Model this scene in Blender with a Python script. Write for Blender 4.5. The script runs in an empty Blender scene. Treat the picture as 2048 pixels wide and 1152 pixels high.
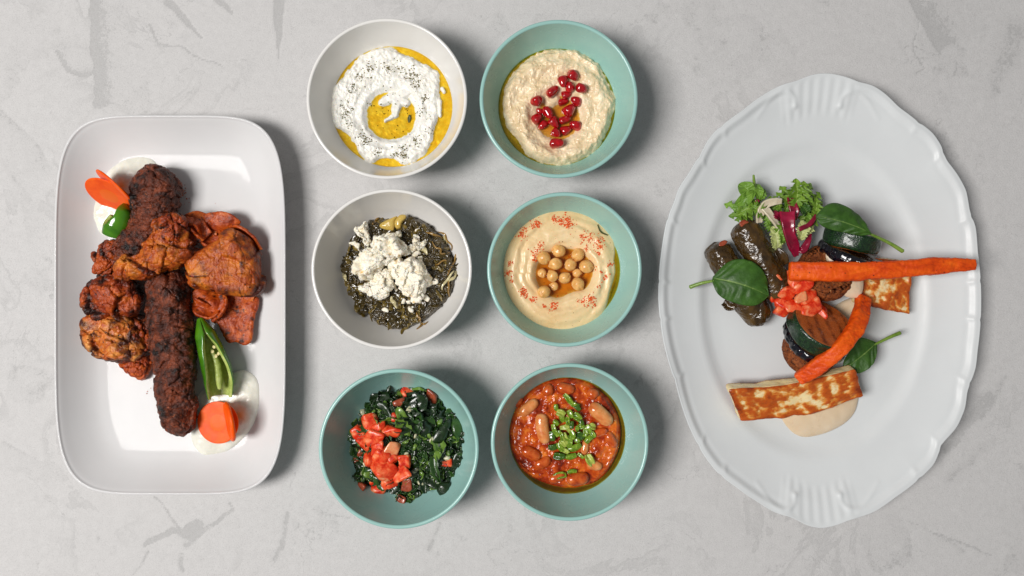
import bpy, math, random
import numpy as np
from mathutils import Vector, Matrix, Euler
from mathutils.kdtree import KDTree

random.seed(7); rng = np.random.default_rng(7)
S = bpy.context.scene
COL = S.collection

# ------------------------------------------------------------------ camera
D = 0.80                      # camera height over the table
PX = 0.4757e-3                # metres per photo pixel on the table plane
cam_d = bpy.data.cameras.new('camera'); cam = bpy.data.objects.new('camera', cam_d)
COL.objects.link(cam); S.camera = cam
cam.location = (0, 0, D); cam.rotation_euler = (0, 0, 0)
cam_d.sensor_width = 36.0; cam_d.lens = 36.0 * D / (2048 * PX)
cam_d.clip_start = 0.01; cam_d.clip_end = 20

# ------------------------------------------------------------------ world + softbox
W = bpy.data.worlds.new('World'); S.world = W; W.use_nodes = True
bg = W.node_tree.nodes['Background']
bg.inputs[0].default_value = (0.95, 0.98, 1.0, 1); bg.inputs[1].default_value = 0.185
ld = bpy.data.lights.new('softbox', 'AREA'); ld.shape = 'RECTANGLE'; ld.size = 0.74; ld.size_y = 1.10
ld.energy = 79; ld.color = (1.0, 0.975, 0.95)
lo = bpy.data.objects.new('softbox', ld); COL.objects.link(lo)
lo.location = (-1.38, -0.18, 2.40)
_d = Vector((0.02, 0.0, 0.0)) - Vector(lo.location)
lo.rotation_euler = _d.to_track_quat('-Z', 'Y').to_euler()

# ------------------------------------------------------------------ colour management
S.view_settings.view_transform = 'Standard'; S.view_settings.look = 'None'
S.view_settings.exposure = 0.0; S.view_settings.gamma = 1.0; S.view_settings.use_curve_mapping = False
S.render.engine = 'CYCLES'
S.cycles.use_denoising = True
S.cycles.max_bounces = 8; S.cycles.transparent_max_bounces = 12
S.cycles.caustics_reflective = False; S.cycles.caustics_refractive = False
S.render.film_transparent = False

# ------------------------------------------------------------------ helpers: positions
def P(x, y, z=0.0):
    k = PX * (D - z) / D
    return np.array([(x - 1024.0) * k, -(y - 576.0) * k, z])
def PP(pts, z=0.0):
    return np.array([P(p[0], p[1], p[2] if len(p) > 2 else z) for p in pts])
def LN(px, z=0.02):
    return px * PX * (D - z) / D
def crop(x0, y0, k):
    return lambda cx, cy: (x0 + cx * k, y0 + cy * k)

# ------------------------------------------------------------------ helpers: noise
_perm = np.random.default_rng(3).permutation(256); _perm = np.concatenate([_perm, _perm, _perm])
_g = np.random.default_rng(4).normal(size=(256, 3)); _g /= np.linalg.norm(_g, axis=1)[:, None]
def perlin(p, seed=0):
    p = p + np.array([seed * 17.31, seed * 5.77, seed * 11.13])
    i = np.floor(p).astype(np.int64); f = p - i; i &= 255
    u = f * f * f * (f * (f * 6 - 15) + 10)
    def gr(dx, dy, dz):
        h = _perm[_perm[_perm[(i[:, 0] + dx) & 255] + ((i[:, 1] + dy) & 255)] + ((i[:, 2] + dz) & 255)] & 255
        return ((f - np.array([dx, dy, dz])) * _g[h]).sum(1)
    def lp(a, b, t): return a + (b - a) * t
    x00 = lp(gr(0,0,0), gr(1,0,0), u[:,0]); x10 = lp(gr(0,1,0), gr(1,1,0), u[:,0])
    x01 = lp(gr(0,0,1), gr(1,0,1), u[:,0]); x11 = lp(gr(0,1,1), gr(1,1,1), u[:,0])
    return lp(lp(x00, x10, u[:,1]), lp(x01, x11, u[:,1]), u[:,2]) * 1.5
def fbm(p, size, octv=4, seed=0, gain=0.5, ridged=False):
    q = np.asarray(p) / size; a = 1.0; s = 0; t = 0
    for o in range(octv):
        n = perlin(q, seed + o * 3)
        if ridged: n = 1 - 2 * np.abs(n)
        s = s + a * n; t += a; a *= gain; q = q * 2.03
    return s / t
def sstep(a, b, x):
    t = np.clip((x - a) / (b - a), 0, 1); return t * t * (3 - 2 * t)

# ------------------------------------------------------------------ helpers: meshes
def face_list(F):
    return F if isinstance(F, list) else [F]
def vnormals(V, F):
    N = np.zeros_like(V)
    for f in face_list(F):
        if len(f) == 0: continue
        n = np.cross(V[f[:, 1]] - V[f[:, 0]], V[f[:, -1]] - V[f[:, 0]])
        for k in range(f.shape[1]): np.add.at(N, f[:, k], n)
    return N / np.maximum(np.linalg.norm(N, axis=1)[:, None], 1e-12)
def disp(V, F, specs, seed=0):
    """push along normals; specs = (size, amplitude, octaves, ridged)"""
    for k, (sz, amp, oc, rd) in enumerate(specs):
        V = V + vnormals(V, F) * (amp * fbm(V, sz, oc, seed * 7 + k * 13, ridged=rd))[:, None]
    return V
def crack(V, F, n, seed, depth, width, tilt=0.0, bulge=0.0):
    """break a body into lumps: creases between cells, each cell turned a little so it catches light like a torn face"""
    r = np.random.default_rng(seed); lo_, hi_ = V.min(0), V.max(0); pts = r.uniform(lo_, hi_, (n * 3, 3))
    kd = KDTree(len(V)); [kd.insert(v, i) for i, v in enumerate(V)]; kd.balance()
    ix = np.unique([kd.find(p)[1] for p in pts]); r.shuffle(ix); pts = V[ix[:n]] + r.normal(size=(len(ix[:n]), 3)) * 0.001
    nr = r.normal(size=(len(pts), 3)); nr /= np.linalg.norm(nr, axis=1)[:, None]
    wv = V + 0.0022 * np.stack([fbm(V, 0.007, 3, seed + 1), fbm(V, 0.007, 3, seed + 2), fbm(V, 0.007, 3, seed + 3)], 1)
    kd = KDTree(len(pts)); [kd.insert(v, i) for i, v in enumerate(pts)]; kd.balance()
    nn = [kd.find_n(v, 2) for v in wv]; o = np.array([(q[0][1], q[1][1]) for q in nn]); e = np.array([q[1][2] - q[0][2] for q in nn])
    off = -depth * np.exp(-e / width) + bulge * (1 - np.exp(-e / (3 * width)))
    if tilt: off = off + np.clip(tilt * ((V - pts[o[:, 0]]) * nr[o[:, 0]]).sum(1), -0.0032, 0.0032) * (1 - np.exp(-e / width))
    return V + vnormals(V, F) * off[:, None], np.exp(-e / width)
def make_mesh(name, V, F, attrs=None, smooth=True):
    me = bpy.data.meshes.new(name)
    Fs = [np.asarray(f, dtype=np.int32) for f in face_list(F) if len(f)]
    me.vertices.add(len(V)); me.vertices.foreach_set('co', np.asarray(V, dtype=np.float32).ravel())
    li = np.concatenate([f.ravel() for f in Fs]); cnt = np.concatenate([np.full(len(f), f.shape[1]) for f in Fs])
    me.loops.add(len(li)); me.loops.foreach_set('vertex_index', li.astype(np.int32))
    me.polygons.add(len(cnt)); st = np.concatenate([[0], np.cumsum(cnt)[:-1]])
    me.polygons.foreach_set('loop_start', st.astype(np.int32)); me.polygons.foreach_set('loop_total', cnt.astype(np.int32))
    me.polygons.foreach_set('use_smooth', np.full(len(cnt), smooth))
    for k, a in (attrs or {}).items():
        at = me.attributes.new(k, 'FLOAT', 'POINT'); at.data.foreach_set('value', np.asarray(a, dtype=np.float32))
    me.update(); me.validate()
    return me
def tag(o, label=None, cat=None, group=None, kind=None):
    if label: o['label'] = label
    if cat: o['category'] = cat
    if group: o['group'] = group
    if kind: o['kind'] = kind
    return o
def thing(name, loc, label, cat, group=None):
    o = bpy.data.objects.new(name, None); COL.objects.link(o); o.location = Vector(loc); o.empty_display_size = 0.01
    return tag(o, label, cat, group)
def world_loc(o):
    l = Vector(o.location)
    while o.parent: o = o.parent; l += o.location
    return l
def add(name, V, F, mat, parent=None, label=None, cat=None, group=None, kind=None, attrs=None, smooth=True):
    V = np.asarray(V, dtype=float)
    o0 = np.array([(V[:, 0].min() + V[:, 0].max()) / 2, (V[:, 1].min() + V[:, 1].max()) / 2, V[:, 2].min()])
    me = make_mesh(name, V - o0, F, attrs, smooth); me.materials.append(mat)
    o = bpy.data.objects.new(name, me); COL.objects.link(o)
    if parent is not None:
        o.parent = parent; o.location = Vector(o0) - world_loc(parent)
    else: o.location = Vector(o0)
    return tag(o, label, cat, group, kind)
def place(name, me, mat_loc, rot, scale, parent=None, label=None, cat=None, group=None):
    o = bpy.data.objects.new(name, me); COL.objects.link(o); o.rotation_euler = rot
    o.scale = scale if hasattr(scale, '__len__') else (scale,) * 3
    l = Vector(mat_loc)
    if parent is not None: o.parent = parent; l = l - world_loc(parent)
    o.location = l
    return tag(o, label, cat, group)
def join(parts):
    Vs = []; Fq = []; Ft = []; n = 0; A = {}
    for pt in parts:
        V, F = pt[0], pt[1]
        for f in face_list(F):
            if len(f) == 0: continue
            (Fq if f.shape[1] == 4 else Ft).append(f + n)
        Vs.append(V); n += len(V)
    out = []
    if Fq: out.append(np.concatenate(Fq))
    if Ft: out.append(np.concatenate(Ft))
    return np.concatenate(Vs), out
def catmull(pts, n, closed=False):
    pts = np.asarray(pts, dtype=float); m = len(pts)
    if closed: ext = np.concatenate([pts[-1:], pts, pts[:2]]); segs = m
    else: ext = np.concatenate([2 * pts[:1] - pts[1:2], pts, 2 * pts[-1:] - pts[-2:-1]]); segs = m - 1
    fine = []
    for i in range(segs):
        p0, p1, p2, p3 = ext[i:i + 4]; t = np.linspace(0, 1, 24, endpoint=False)[:, None]
        fine.append(0.5 * (2 * p1 + (p2 - p0) * t + (2 * p0 - 5 * p1 + 4 * p2 - p3) * t**2 + (3 * p1 - p0 - 3 * p2 + p3) * t**3))
    fine = np.concatenate(fine + ([ext[1:2]] if closed else [pts[-1:]]))
    d = np.concatenate([[0], np.cumsum(np.linalg.norm(np.diff(fine, axis=0), axis=1))])
    q = np.linspace(0, d[-1], n + 1)[:-1] if closed else np.linspace(0, d[-1], n)
    return np.stack([np.interp(q, d, fine[:, k]) for k in range(fine.shape[1])], 1)
def ring_faces(N, M, off=0):
    i, j = np.meshgrid(np.arange(N - 1), np.arange(M), indexing='ij'); i = i.ravel(); j = j.ravel(); k = (j + 1) % M
    return np.stack([i * M + j, i * M + k, (i + 1) * M + k, (i + 1) * M + j], 1) + off
def tube(path, radii, N=60, M=20, rnd=1.0, squash=1.0, section=None):
    C = catmull(path, N)
    dl = np.concatenate([[0], np.cumsum(np.linalg.norm(np.diff(C, axis=0), axis=1))]); L = dl[-1]
    R = np.interp(dl / L, np.linspace(0, 1, len(radii)), radii)
    for a, re in ((dl, R[0] * rnd), (L - dl, R[-1] * rnd)):
        if rnd > 0: R = R * np.sqrt(np.clip(1 - (1 - np.clip(a / max(re, 1e-6), 0, 1)) ** 2, 0.0, 1))
    R = np.maximum(R, 1e-5)
    T = np.gradient(C, axis=0); T /= np.linalg.norm(T, axis=1)[:, None]
    up = np.array([0, 0, 1.0]); V = []
    th = np.linspace(0, 2 * np.pi, M, endpoint=False)
    sec = np.ones(M) if section is None else section(th)
    for i in range(N):
        s = np.cross(T[i], up); s /= max(np.linalg.norm(s), 1e-9); u = np.cross(s, T[i])
        V.append(C[i] + R[i] * sec[:, None] * (np.cos(th)[:, None] * s + squash * np.sin(th)[:, None] * u))
    V = np.concatenate(V); F = ring_faces(N, M)[:, ::-1]
    n = len(V); V = np.concatenate([V, C[:1], C[-1:]]); j = np.arange(M); k = (j + 1) % M
    caps = np.concatenate([np.stack([np.full(M, n), j, k], 1)[:, ::-1], np.stack([np.full(M, n + 1), (N - 1) * M + j, (N - 1) * M + k], 1)])
    return V, [F[:, ::-1], caps[:, ::-1]] if False else [F, caps[:, ::-1]]
def lathe(prof, M=96, center=True):
    prof = np.asarray(prof, dtype=float); th = np.linspace(0, 2 * np.pi, M, endpoint=False)
    V = np.stack([np.outer(prof[:, 0], np.cos(th)), np.outer(prof[:, 0], np.sin(th)), np.repeat(prof[:, 1:2], M, 1)], 2).reshape(-1, 3)
    return V, ring_faces(len(prof), M)
_ico = {}
def ico(n):
    if n not in _ico:
        import bmesh
        bm = bmesh.new(); bmesh.ops.create_icosphere(bm, subdivisions=n, radius=1)
        _ico[n] = (np.array([v.co[:] for v in bm.verts]), np.array([[v.index for v in f.verts] for f in bm.faces])); bm.free()
    return _ico[n][0].copy(), _ico[n][1].copy()
_cub = {}
def cube_grid(n):
    if n not in _cub:
        V = []; F = []; g = np.linspace(-1, 1, n + 1)
        for ax in range(3):
            for s in (-1, 1):
                u, v = np.meshgrid(g, g, indexing='ij'); w = np.full(u.shape, float(s)); c = [None] * 3
                c[ax] = w; c[(ax + 1) % 3] = u; c[(ax + 2) % 3] = v; b = sum(len(x) for x in V)
                V.append(np.stack([q.ravel() for q in c], 1)); i, j = np.meshgrid(np.arange(n), np.arange(n), indexing='ij'); i = i.ravel(); j = j.ravel()
                f = np.stack([i*(n+1)+j, (i+1)*(n+1)+j, (i+1)*(n+1)+j+1, i*(n+1)+j+1], 1) + b
                F.append(f if s > 0 else f[:, ::-1])
        V = np.concatenate(V); F = np.concatenate(F)
        _, ix, inv = np.unique(np.round(V * 1000).astype(int), axis=0, return_index=True, return_inverse=True)
        _cub[n] = (V[ix], inv.ravel()[F])
    return _cub[n][0].copy(), _cub[n][1].copy()
def rbox(dims, r, n=16):
    V, F = cube_grid(n); h = np.array(dims) / 2.0; raw = V.copy()
    p = V * h; q = np.clip(p, -(h - r), h - r); d = p - q
    L = np.linalg.norm(d, axis=1)[:, None]; V = q + r * d / np.maximum(L, 1e-9)
    return V, F, raw
def rotm(e): return np.array(Euler(e).to_matrix())
def axis_m(a):
    return np.array(Vector((0, 0, 1)).rotation_difference(Vector(a)).to_matrix())
def facet(nplanes, seed, sub=3, sharp=10.0, dims=(1, 1, 1), jit=0.18):
    """rounded irregular polyhedron with soft facets, unit size"""
    r = np.random.default_rng(seed); V, F = ico(sub)
    n = r.normal(size=(nplanes, 3)); n /= np.linalg.norm(n, axis=1)[:, None]
    base = np.array([[1,0,0],[-1,0,0],[0,1,0],[0,-1,0],[0,0,1],[0,0,-1]], float) + r.normal(size=(6, 3)) * 0.22
    base /= np.linalg.norm(base, axis=1)[:, None]
    n = np.concatenate([base, n]); d = np.concatenate([1 + r.uniform(-jit, jit, 6), 1.15 + r.uniform(-jit, jit, nplanes)])
    inv = np.clip((V @ n.T) / d, 0, None); rad = 1.0 / (np.power(inv, sharp).sum(1) ** (1 / sharp))
    return V * rad[:, None] * np.array(dims), F
def pillow(outline, z0, H, hb=None, p=2.5, q=0.5, M=120, N=26, tilt=(0, 0), center=None, smooth=True):
    """closed body grown from an outline (photo pixels at height z0): domed top of height H, belly hb below"""
    out = PP(outline, z0)[:, :2]; out = catmull(out, M, closed=True) if smooth else out
    M = len(out); c = out.mean(0) if center is None else P(center[0], center[1], z0)[:2]
    hb = H * 0.5 if hb is None else hb
    t = np.sin(np.linspace(0, np.pi / 2, N)); t = t[::-1]      # 1 .. 0
    top = [];
    for tt in t[:-1]: top.append(np.c_[c + (out - c) * tt, np.full(M, z0 + H * (1 - tt ** p) ** q)])
    bot = []
    for tt in t[1:-1:2]: bot.append(np.c_[c + (out - c) * tt, np.full(M, z0 - hb * (1 - tt ** 4) ** 0.5)])
    nt = len(top); nb = len(bot)
    rings = bot[::-1] + top
    V = np.concatenate(rings); n = len(V)
    V = np.concatenate([V, [[c[0], c[1], z0 + H]], [[c[0], c[1], z0 - hb]]])
    F = ring_faces(nt + nb, M); j = np.arange(M); k = (j + 1) % M
    caps = np.concatenate([np.stack([np.full(M, n), (nt + nb - 1) * M + j, (nt + nb - 1) * M + k], 1), np.stack([np.full(M, n + 1), k, j], 1)])
    tv = np.concatenate([np.repeat(t[1:-1:2][::-1], M), np.repeat(t[:-1], M), [0, 0]])
    tp = np.concatenate([np.zeros(nb * M), np.ones(nt * M), [1, 0]])
    area = 0.5 * np.sum(out[:, 0] * np.roll(out[:, 1], -1) - np.roll(out[:, 0], -1) * out[:, 1])
    Fs = [F, caps]
    if area < 0: Fs = [f[:, ::-1] for f in Fs]
    V[:, 2] += tilt[0] * (V[:, 0] - c[0]) + tilt[1] * (V[:, 1] - c[1])
    return V, Fs, {'edge': tv, 'top': tp}
def sheet(G, thick):
    """G: (nu, nv, 3) surface, returned as a thin closed slab"""
    nu, nv = G.shape[:2]; Vt = G.reshape(-1, 3)
    i, j = np.meshgrid(np.arange(nu - 1), np.arange(nv - 1), indexing='ij'); i = i.ravel(); j = j.ravel()
    F = np.stack([i*nv+j, (i+1)*nv+j, (i+1)*nv+j+1, i*nv+j+1], 1)
    Nn = vnormals(Vt, F); n = len(Vt); V = np.concatenate([Vt + Nn * thick / 2, Vt - Nn * thick / 2])
    a = np.arange(nv); b = np.arange(nu)
    loop = np.concatenate([a[:-1], b[:-1] * nv + nv - 1, (nu - 1) * nv + a[::-1][:-1], b[::-1][:-1] * nv])
    l2 = np.roll(loop, -1)
    return V, [F, F[:, ::-1] + n, np.stack([loop, l2, l2 + n, loop + n], 1)]
def ribbon(path, widths, tilt=0.0, thick=0.0022, nu=40, nv=9, curl=0.0, wave=0.0, seed=0):
    C = catmull(path, nu); w = np.interp(np.linspace(0, 1, nu), np.linspace(0, 1, len(widths)), widths)
    tl = np.interp(np.linspace(0, 1, nu), np.linspace(0, 1, len(np.atleast_1d(tilt))), np.atleast_1d(tilt))
    T = np.gradient(C, axis=0); T /= np.linalg.norm(T, axis=1)[:, None]; G = np.zeros((nu, nv, 3)); v = np.linspace(-1, 1, nv)
    for i in range(nu):
        s = np.cross(T[i], [0, 0, 1.0]); s /= max(np.linalg.norm(s), 1e-9); u = np.cross(s, T[i])
        d = math.cos(tl[i]) * s + math.sin(tl[i]) * u; m = -math.sin(tl[i]) * s + math.cos(tl[i]) * u
        G[i] = C[i] + w[i] * v[:, None] * d + (curl * w[i] * v ** 2)[:, None] * m
    if wave: G = G + (wave * fbm(G.reshape(-1, 3), 0.012, 3, seed)).reshape(nu, nv, 1) * np.array([0.4, 0.4, 1])
    return sheet(G[:, ::-1], thick)

# ------------------------------------------------------------------ helpers: materials
def C(r, g, b):
    f = lambda c: (c / 12.92 if c <= 0.04045 else ((c + 0.055) / 1.055) ** 2.4)
    return (f(r / 255), f(g / 255), f(b / 255), 1)
class NT:
    def __init__(s, name):
        s.m = bpy.data.materials.new(name); s.m.use_nodes = True; s.t = s.m.node_tree; s.n = s.t.nodes
        s.b = s.n['Principled BSDF']; s.tc = s.n.new('ShaderNodeTexCoord')
    def new(s, k): return s.n.new('ShaderNode' + k)
    def ln(s, a, b): s.t.links.new(a, b)
    def noise(s, scale, detail=4, rough=0.55, dist=0.0, vec=None):
        x = s.new('TexNoise'); x.inputs['Scale'].default_value = scale; x.inputs['Detail'].default_value = detail
        x.inputs['Roughness'].default_value = rough; x.inputs['Distortion'].default_value = dist
        s.ln(vec if vec is not None else s.tc.outputs['Object'], x.inputs['Vector']); return x.outputs['Fac']
    def ramp(s, fac, stops, interp='LINEAR'):
        r = s.new('ValToRGB'); e = r.color_ramp.elements; r.color_ramp.interpolation = interp
        while len(e) < len(stops): e.new(0.5)
        for i, (p, c) in enumerate(stops): e[i].position = p; e[i].color = c if len(c) == 4 else (*c, 1)
        s.ln(fac, r.inputs[0]); return r.outputs[0]
    def mr(s, v, a, b, c=0.0, d=1.0):
        r = s.new('MapRange'); s.ln(v, r.inputs[0])
        for i, x in enumerate((a, b, c, d)): r.inputs[1 + i].default_value = x
        return r.outputs[0]
    def mix(s, f, a, b, mode='MIX'):
        x = s.new('MixRGB'); x.blend_type = mode
        for i, q in enumerate((f, a, b)):
            if hasattr(q, 'links'): s.ln(q, x.inputs[i])
            else: x.inputs[i].default_value = q
        return x.outputs[0]
    def math(s, op, a, b=0.0):
        x = s.new('Math'); x.operation = op
        for i, q in enumerate((a, b)):
            if hasattr(q, 'links'): s.ln(q, x.inputs[i])
            else: x.inputs[i].default_value = q
        return x.outputs[0]
    def attr(s, nm):
        a = s.new('Attribute'); a.attribute_name = nm; return a.outputs['Fac']
    def bump(s, hs):
        prev = None
        for h, st, ds in hs:
            b = s.new('Bump'); b.inputs['Strength'].default_value = st; b.inputs['Distance'].default_value = ds
            s.ln(h, b.inputs['Height'])
            if prev is not None: s.ln(prev, b.inputs['Normal'])
            prev = b.outputs[0]
        s.ln(prev, s.b.inputs['Normal'])
def food(name, stops, scale=60, detail=6, nrough=0.6, dist=0.4, rough=0.45, rvar=0.15, bumps=((300, 0.4, 0.001),), spec=0.5,
         sss=0.0, sssr=(0.004, 0.002, 0.001), coat=0.0, specks=None, attrs=(), stretch=None):
    s = NT(name); vec = s.tc.outputs['Object']
    if stretch:
        mp = s.new('Mapping'); mp.inputs['Scale'].default_value = stretch; s.ln(vec, mp.inputs[0]); vec = mp.outputs[0]
    n = s.noise(scale, detail, nrough, dist, vec); col = s.ramp(n, stops)
    for (an, c, lo, hi, nz, nscale) in attrs:        # colour that follows a part of the shape (a skin, a seared face)
        a = s.attr(an)
        if nz: a = s.math('ADD', a, s.math('MULTIPLY', s.math('SUBTRACT', s.noise(nscale, 5, 0.6, 0.6), 0.5), nz))
        col = s.mix(s.mr(a, lo, hi), col, c)
    for sp in (specks or ()):
        c, sc, th, wd = sp
        col = s.mix(s.mr(s.noise(sc, 3, 0.5), th, th + wd), col, c)
    s.ln(col, s.b.inputs['Base Color'])
    s.ln(s.mr(s.noise(scale * 2.3, 4), 0.3, 0.7, max(rough - rvar, 0.03), rough + rvar), s.b.inputs['Roughness'])
    s.b.inputs['Specular IOR Level'].default_value = spec
    if sss:
        s.b.inputs['Subsurface Weight'].default_value = sss; s.b.inputs['Subsurface Radius'].default_value = (1, sssr[1]/sssr[0], sssr[2]/sssr[0])
        s.b.inputs['Subsurface Scale'].default_value = sssr[0]
    if coat: s.b.inputs['Coat Weight'].default_value = coat; s.b.inputs['Coat Roughness'].default_value = 0.06
    if bumps: s.bump([(s.noise(sc, 5, 0.6), st, ds) for sc, st, ds in bumps])
    return s.m
def oil_mat(name, shallow, deep):
    """clear oil: tint grows with the depth of the pool (attribute depth, metres)"""
    s = NT(name); s.n.remove(s.b)
    tr = s.new('BsdfTransparent'); gl = s.new('BsdfGlossy'); gl.inputs['Roughness'].default_value = 0.03
    s.ln(s.ramp(s.math('ADD', s.mr(s.attr('depth'), 0.0, 0.005), s.mr(s.noise(110, 4, 0.6, 1.5), 0.35, 0.65, -0.12, 0.16)), [(0, (1, 1, 1, 1)), (0.10, shallow), (0.65, deep), (1, tuple(c ** 1.35 for c in deep[:3]) + (1,))]), tr.inputs[0])
    fr = s.new('Fresnel'); fr.inputs[0].default_value = 1.47; mx = s.new('MixShader')
    bp = s.new('Bump'); bp.inputs['Strength'].default_value = 0.15; bp.inputs['Distance'].default_value = 0.001
    s.ln(s.noise(150, 2), bp.inputs['Height']); s.ln(bp.outputs[0], gl.inputs['Normal']); s.ln(bp.outputs[0], fr.inputs['Normal'])
    s.ln(fr.outputs[0], mx.inputs[0]); s.ln(tr.outputs[0], mx.inputs[1]); s.ln(gl.outputs[0], mx.inputs[2])
    s.ln(mx.outputs[0], s.n['Material Output'].inputs[0]); return s.m
def glaze(name, col, rough=0.12, coat=0.0, wave=0.02):
    s = NT(name)
    s.ln(s.mix(s.mr(s.noise(25, 3), 0.35, 0.65), tuple(c * 0.97 for c in col[:3]) + (1,), col), s.b.inputs['Base Color'])
    s.ln(s.mr(s.noise(40, 4), 0.3, 0.7, rough * 0.8, rough * 1.25), s.b.inputs['Roughness'])
    if coat: s.b.inputs['Coat Weight'].default_value = coat; s.b.inputs['Coat Roughness'].default_value = 0.05
    s.bump([(s.noise(60, 2), wave, 0.001)])
    return s.m

# ================================================================== the tabletop
def build_table():
    nx, ny = 760, 500
    X = np.linspace(-0.60, 0.60, nx); Y = np.linspace(-0.40, 0.40, ny)
    xx, yy = np.meshgrid(X, Y, indexing='ij'); V = np.stack([xx.ravel(), yy.ravel(), np.zeros(nx * ny)], 1)
    px = V[:, 0] / PX + 1024; py = -V[:, 1] / PX + 576; Q = np.stack([px, py, np.zeros_like(px)], 1)
    wob = np.stack([fbm(Q, 60, 4, 1), fbm(Q, 60, 4, 2)], 1) * 14
    wx, wy = px + wob[:, 0], py + wob[:, 1]
    grain = 0.5 + 0.5 * fbm(Q, 30, 5, 5, 0.7)
    st = np.zeros(len(V))
    def stroke(pts, w0, w1, a, soft=0.7):
        nonlocal st
        pts = np.array(pts, float); best = np.full(len(V), 1e9); wid = np.full(len(V), 1.0)
        for i in range(len(pts) - 1):
            p, q = pts[i], pts[i + 1]; d = q - p; t = np.clip(((wx - p[0]) * d[0] + (wy - p[1]) * d[1]) / (d @ d), 0, 1)
            r = np.hypot(wx - p[0] - d[0] * t, wy - p[1] - d[1] * t); u = (i + t) / (len(pts) - 1)
            m = r < best; best = np.where(m, r, best); wid = np.where(m, w0 + (w1 - w0) * u, wid)
        st = np.maximum(st, a * sstep(1.0, soft, best / wid) * (0.45 + 0.8 * grain))
    def patch(pts, side, fall, a):
        """a trowel mark: crisp along the polyline, fading away on one side"""
        nonlocal st
        pts = np.array(pts, float); best = np.full(len(V), 1e9); sg = np.zeros(len(V)); en = np.zeros(len(V))
        for i in range(len(pts) - 1):
            p, q = pts[i], pts[i + 1]; d = q - p; L = np.hypot(*d); t0 = ((wx - p[0]) * d[0] + (wy - p[1]) * d[1]) / (d @ d); t = np.clip(t0, 0, 1)
            r = np.hypot(wx - p[0] - d[0] * t, wy - p[1] - d[1] * t); s = (d[0] * (wy - p[1]) - d[1] * (wx - p[0])) / L * side
            e = np.clip(np.abs(t0 - t) * L / 25, 0, 1)
            if 0 < i: e = np.where(t0 < 0, 0, e)
            if i < len(pts) - 2: e = np.where(t0 > 1, 0, e)
            m = r < best; best = np.where(m, r, best); sg = np.where(m, s, sg); en = np.where(m, e, en)
        st = np.maximum(st, a * sstep(-1.5, 1.5, sg) * np.exp(-best / fall) * (1 - en) * (0.3 + 0.9 * grain))
    patch([(182, -60), (178, 60), (184, 140), (183, 205)], -1, 45, 0.75)
    stroke([(113, 98), (128, 140), (160, 158), (183, 146)], 2.5, 3.5, 0.6); patch([(113, 98), (128, 140), (160, 158), (183, 146)], -1, 22, 0.45)
    stroke([(298, 52), (318, 84), (380, 104), (450, 136)], 4, 1.6, 0.5); stroke([(338, 4), (375, 48), (402, 72)], 10, 3, 0.6)
    stroke([(440, 0), (462, 28)], 12, 5, 0.5); stroke([(556, -10), (560, 60), (555, 120)], 17, 1.2, 0.6)
    patch([(1798, -20), (1840, 40), (1876, 100)], -1, 75, 0.7); stroke([(1838, 45), (1828, 95), (1850, 140), (1830, 145)], 2, 3, 0.5)
    stroke([(1830, 90), (1915, 125), (1908, 155)], 1.8, 2, 0.4); stroke([(2030, 60), (1990, 180)], 50, 26, 0.35, 0.1)
    stroke([(308, 990), (340, 1035), (368, 1066)], 2.5, 4, 0.5); stroke([(290, 1090), (345, 1064), (368, 1074), (398, 1050)], 7, 15, 0.5); stroke([(372, 1092), (412, 1060), (468, 1015), (458, 1002)], 9, 3, 0.42)
    stroke([(262, 1150), (295, 1105)], 2, 5, 0.4); stroke([(362, 1116), (366, 1145)], 8, 5, 0.42)
    stroke([(575, 1030), (566, 1085), (548, 1122)], 8, 15, 0.45, 0.1); stroke([(620, 1016), (700, 1040)], 1.5, 2, 0.4)
    stroke([(5, 885), (75, 925), (110, 928)], 3, 2, 0.35); patch([(5, 885), (75, 925), (110, 928)], 1, 25, 0.3)
    stroke([(1975, 795), (1930, 850), (1890, 900)], 26, 18, 0.5, 0.1); stroke([(1985, 880), (1900, 960)], 12, 20, 0.3, 0.1); stroke([(2010, 760), (1960, 830)], 10, 20, 0.4, 0.1)
    patch([(1462, 960), (1490, 1040), (1512, 1062)], 1, 30, 0.35); stroke([(1820, 1040), (1880, 1068), (1985, 1110)], 1.5, 3, 0.4); stroke([(1870, 1065), (1930, 1100)], 5, 4, 0.35)
    patch([(0, 215), (60, 270), (100, 330)], 1, 40, 0.4); stroke([(100, 225), (135, 268)], 1.5, 1.5, 0.35)
    patch([(612, 300), (590, 360), (570, 390)], 1, 18, 0.4); patch([(0, 330), (40, 380), (55, 470)], -1, 30, 0.35)
    stroke([(880, 1050), (860, 1100)], 9, 12, 0.4, 0.1); stroke([(1310, 120), (1350, 60)], 2, 2, 0.2); stroke([(955, 120), (990, 75)], 8, 4, 0.3, 0.1)
    patch([(940, 420), (965, 350), (1010, 330)], 1, 40, 0.35)
    # broad clouding and chance trowel marks, everywhere
    cl = fbm(Q, 420, 5, 9, 0.55); n2 = fbm(Q + wob.repeat(2, 1)[:, :3], 170, 5, 21, 0.55)
    st = np.maximum(st, 0.30 * sstep(0.16, 0.19, n2) * sstep(0.48, 0.19, n2) * sstep(0.0, 0.35, cl + 0.12) * (0.4 + 0.8 * grain))
    ln = np.abs(fbm(Q, 230, 5, 31, 0.5)); st = np.maximum(st, 0.34 * sstep(0.008, 0.003, ln) * sstep(0.08, 0.22, fbm(Q, 150, 3, 41)))
    st = np.clip(st + 0.14 * cl + 0.10 * (grain - 0.5), 0, 1)
    V[:, 2] = 0.00025 * fbm(Q, 300, 3, 51) - 0.0004 * st - 0.0002
    i, j = np.meshgrid(np.arange(nx - 1), np.arange(ny - 1), indexing='ij'); i = i.ravel(); j = j.ravel()
    F = np.stack([i*ny+j, (i+1)*ny+j, (i+1)*ny+j+1, i*ny+j+1], 1)
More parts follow.
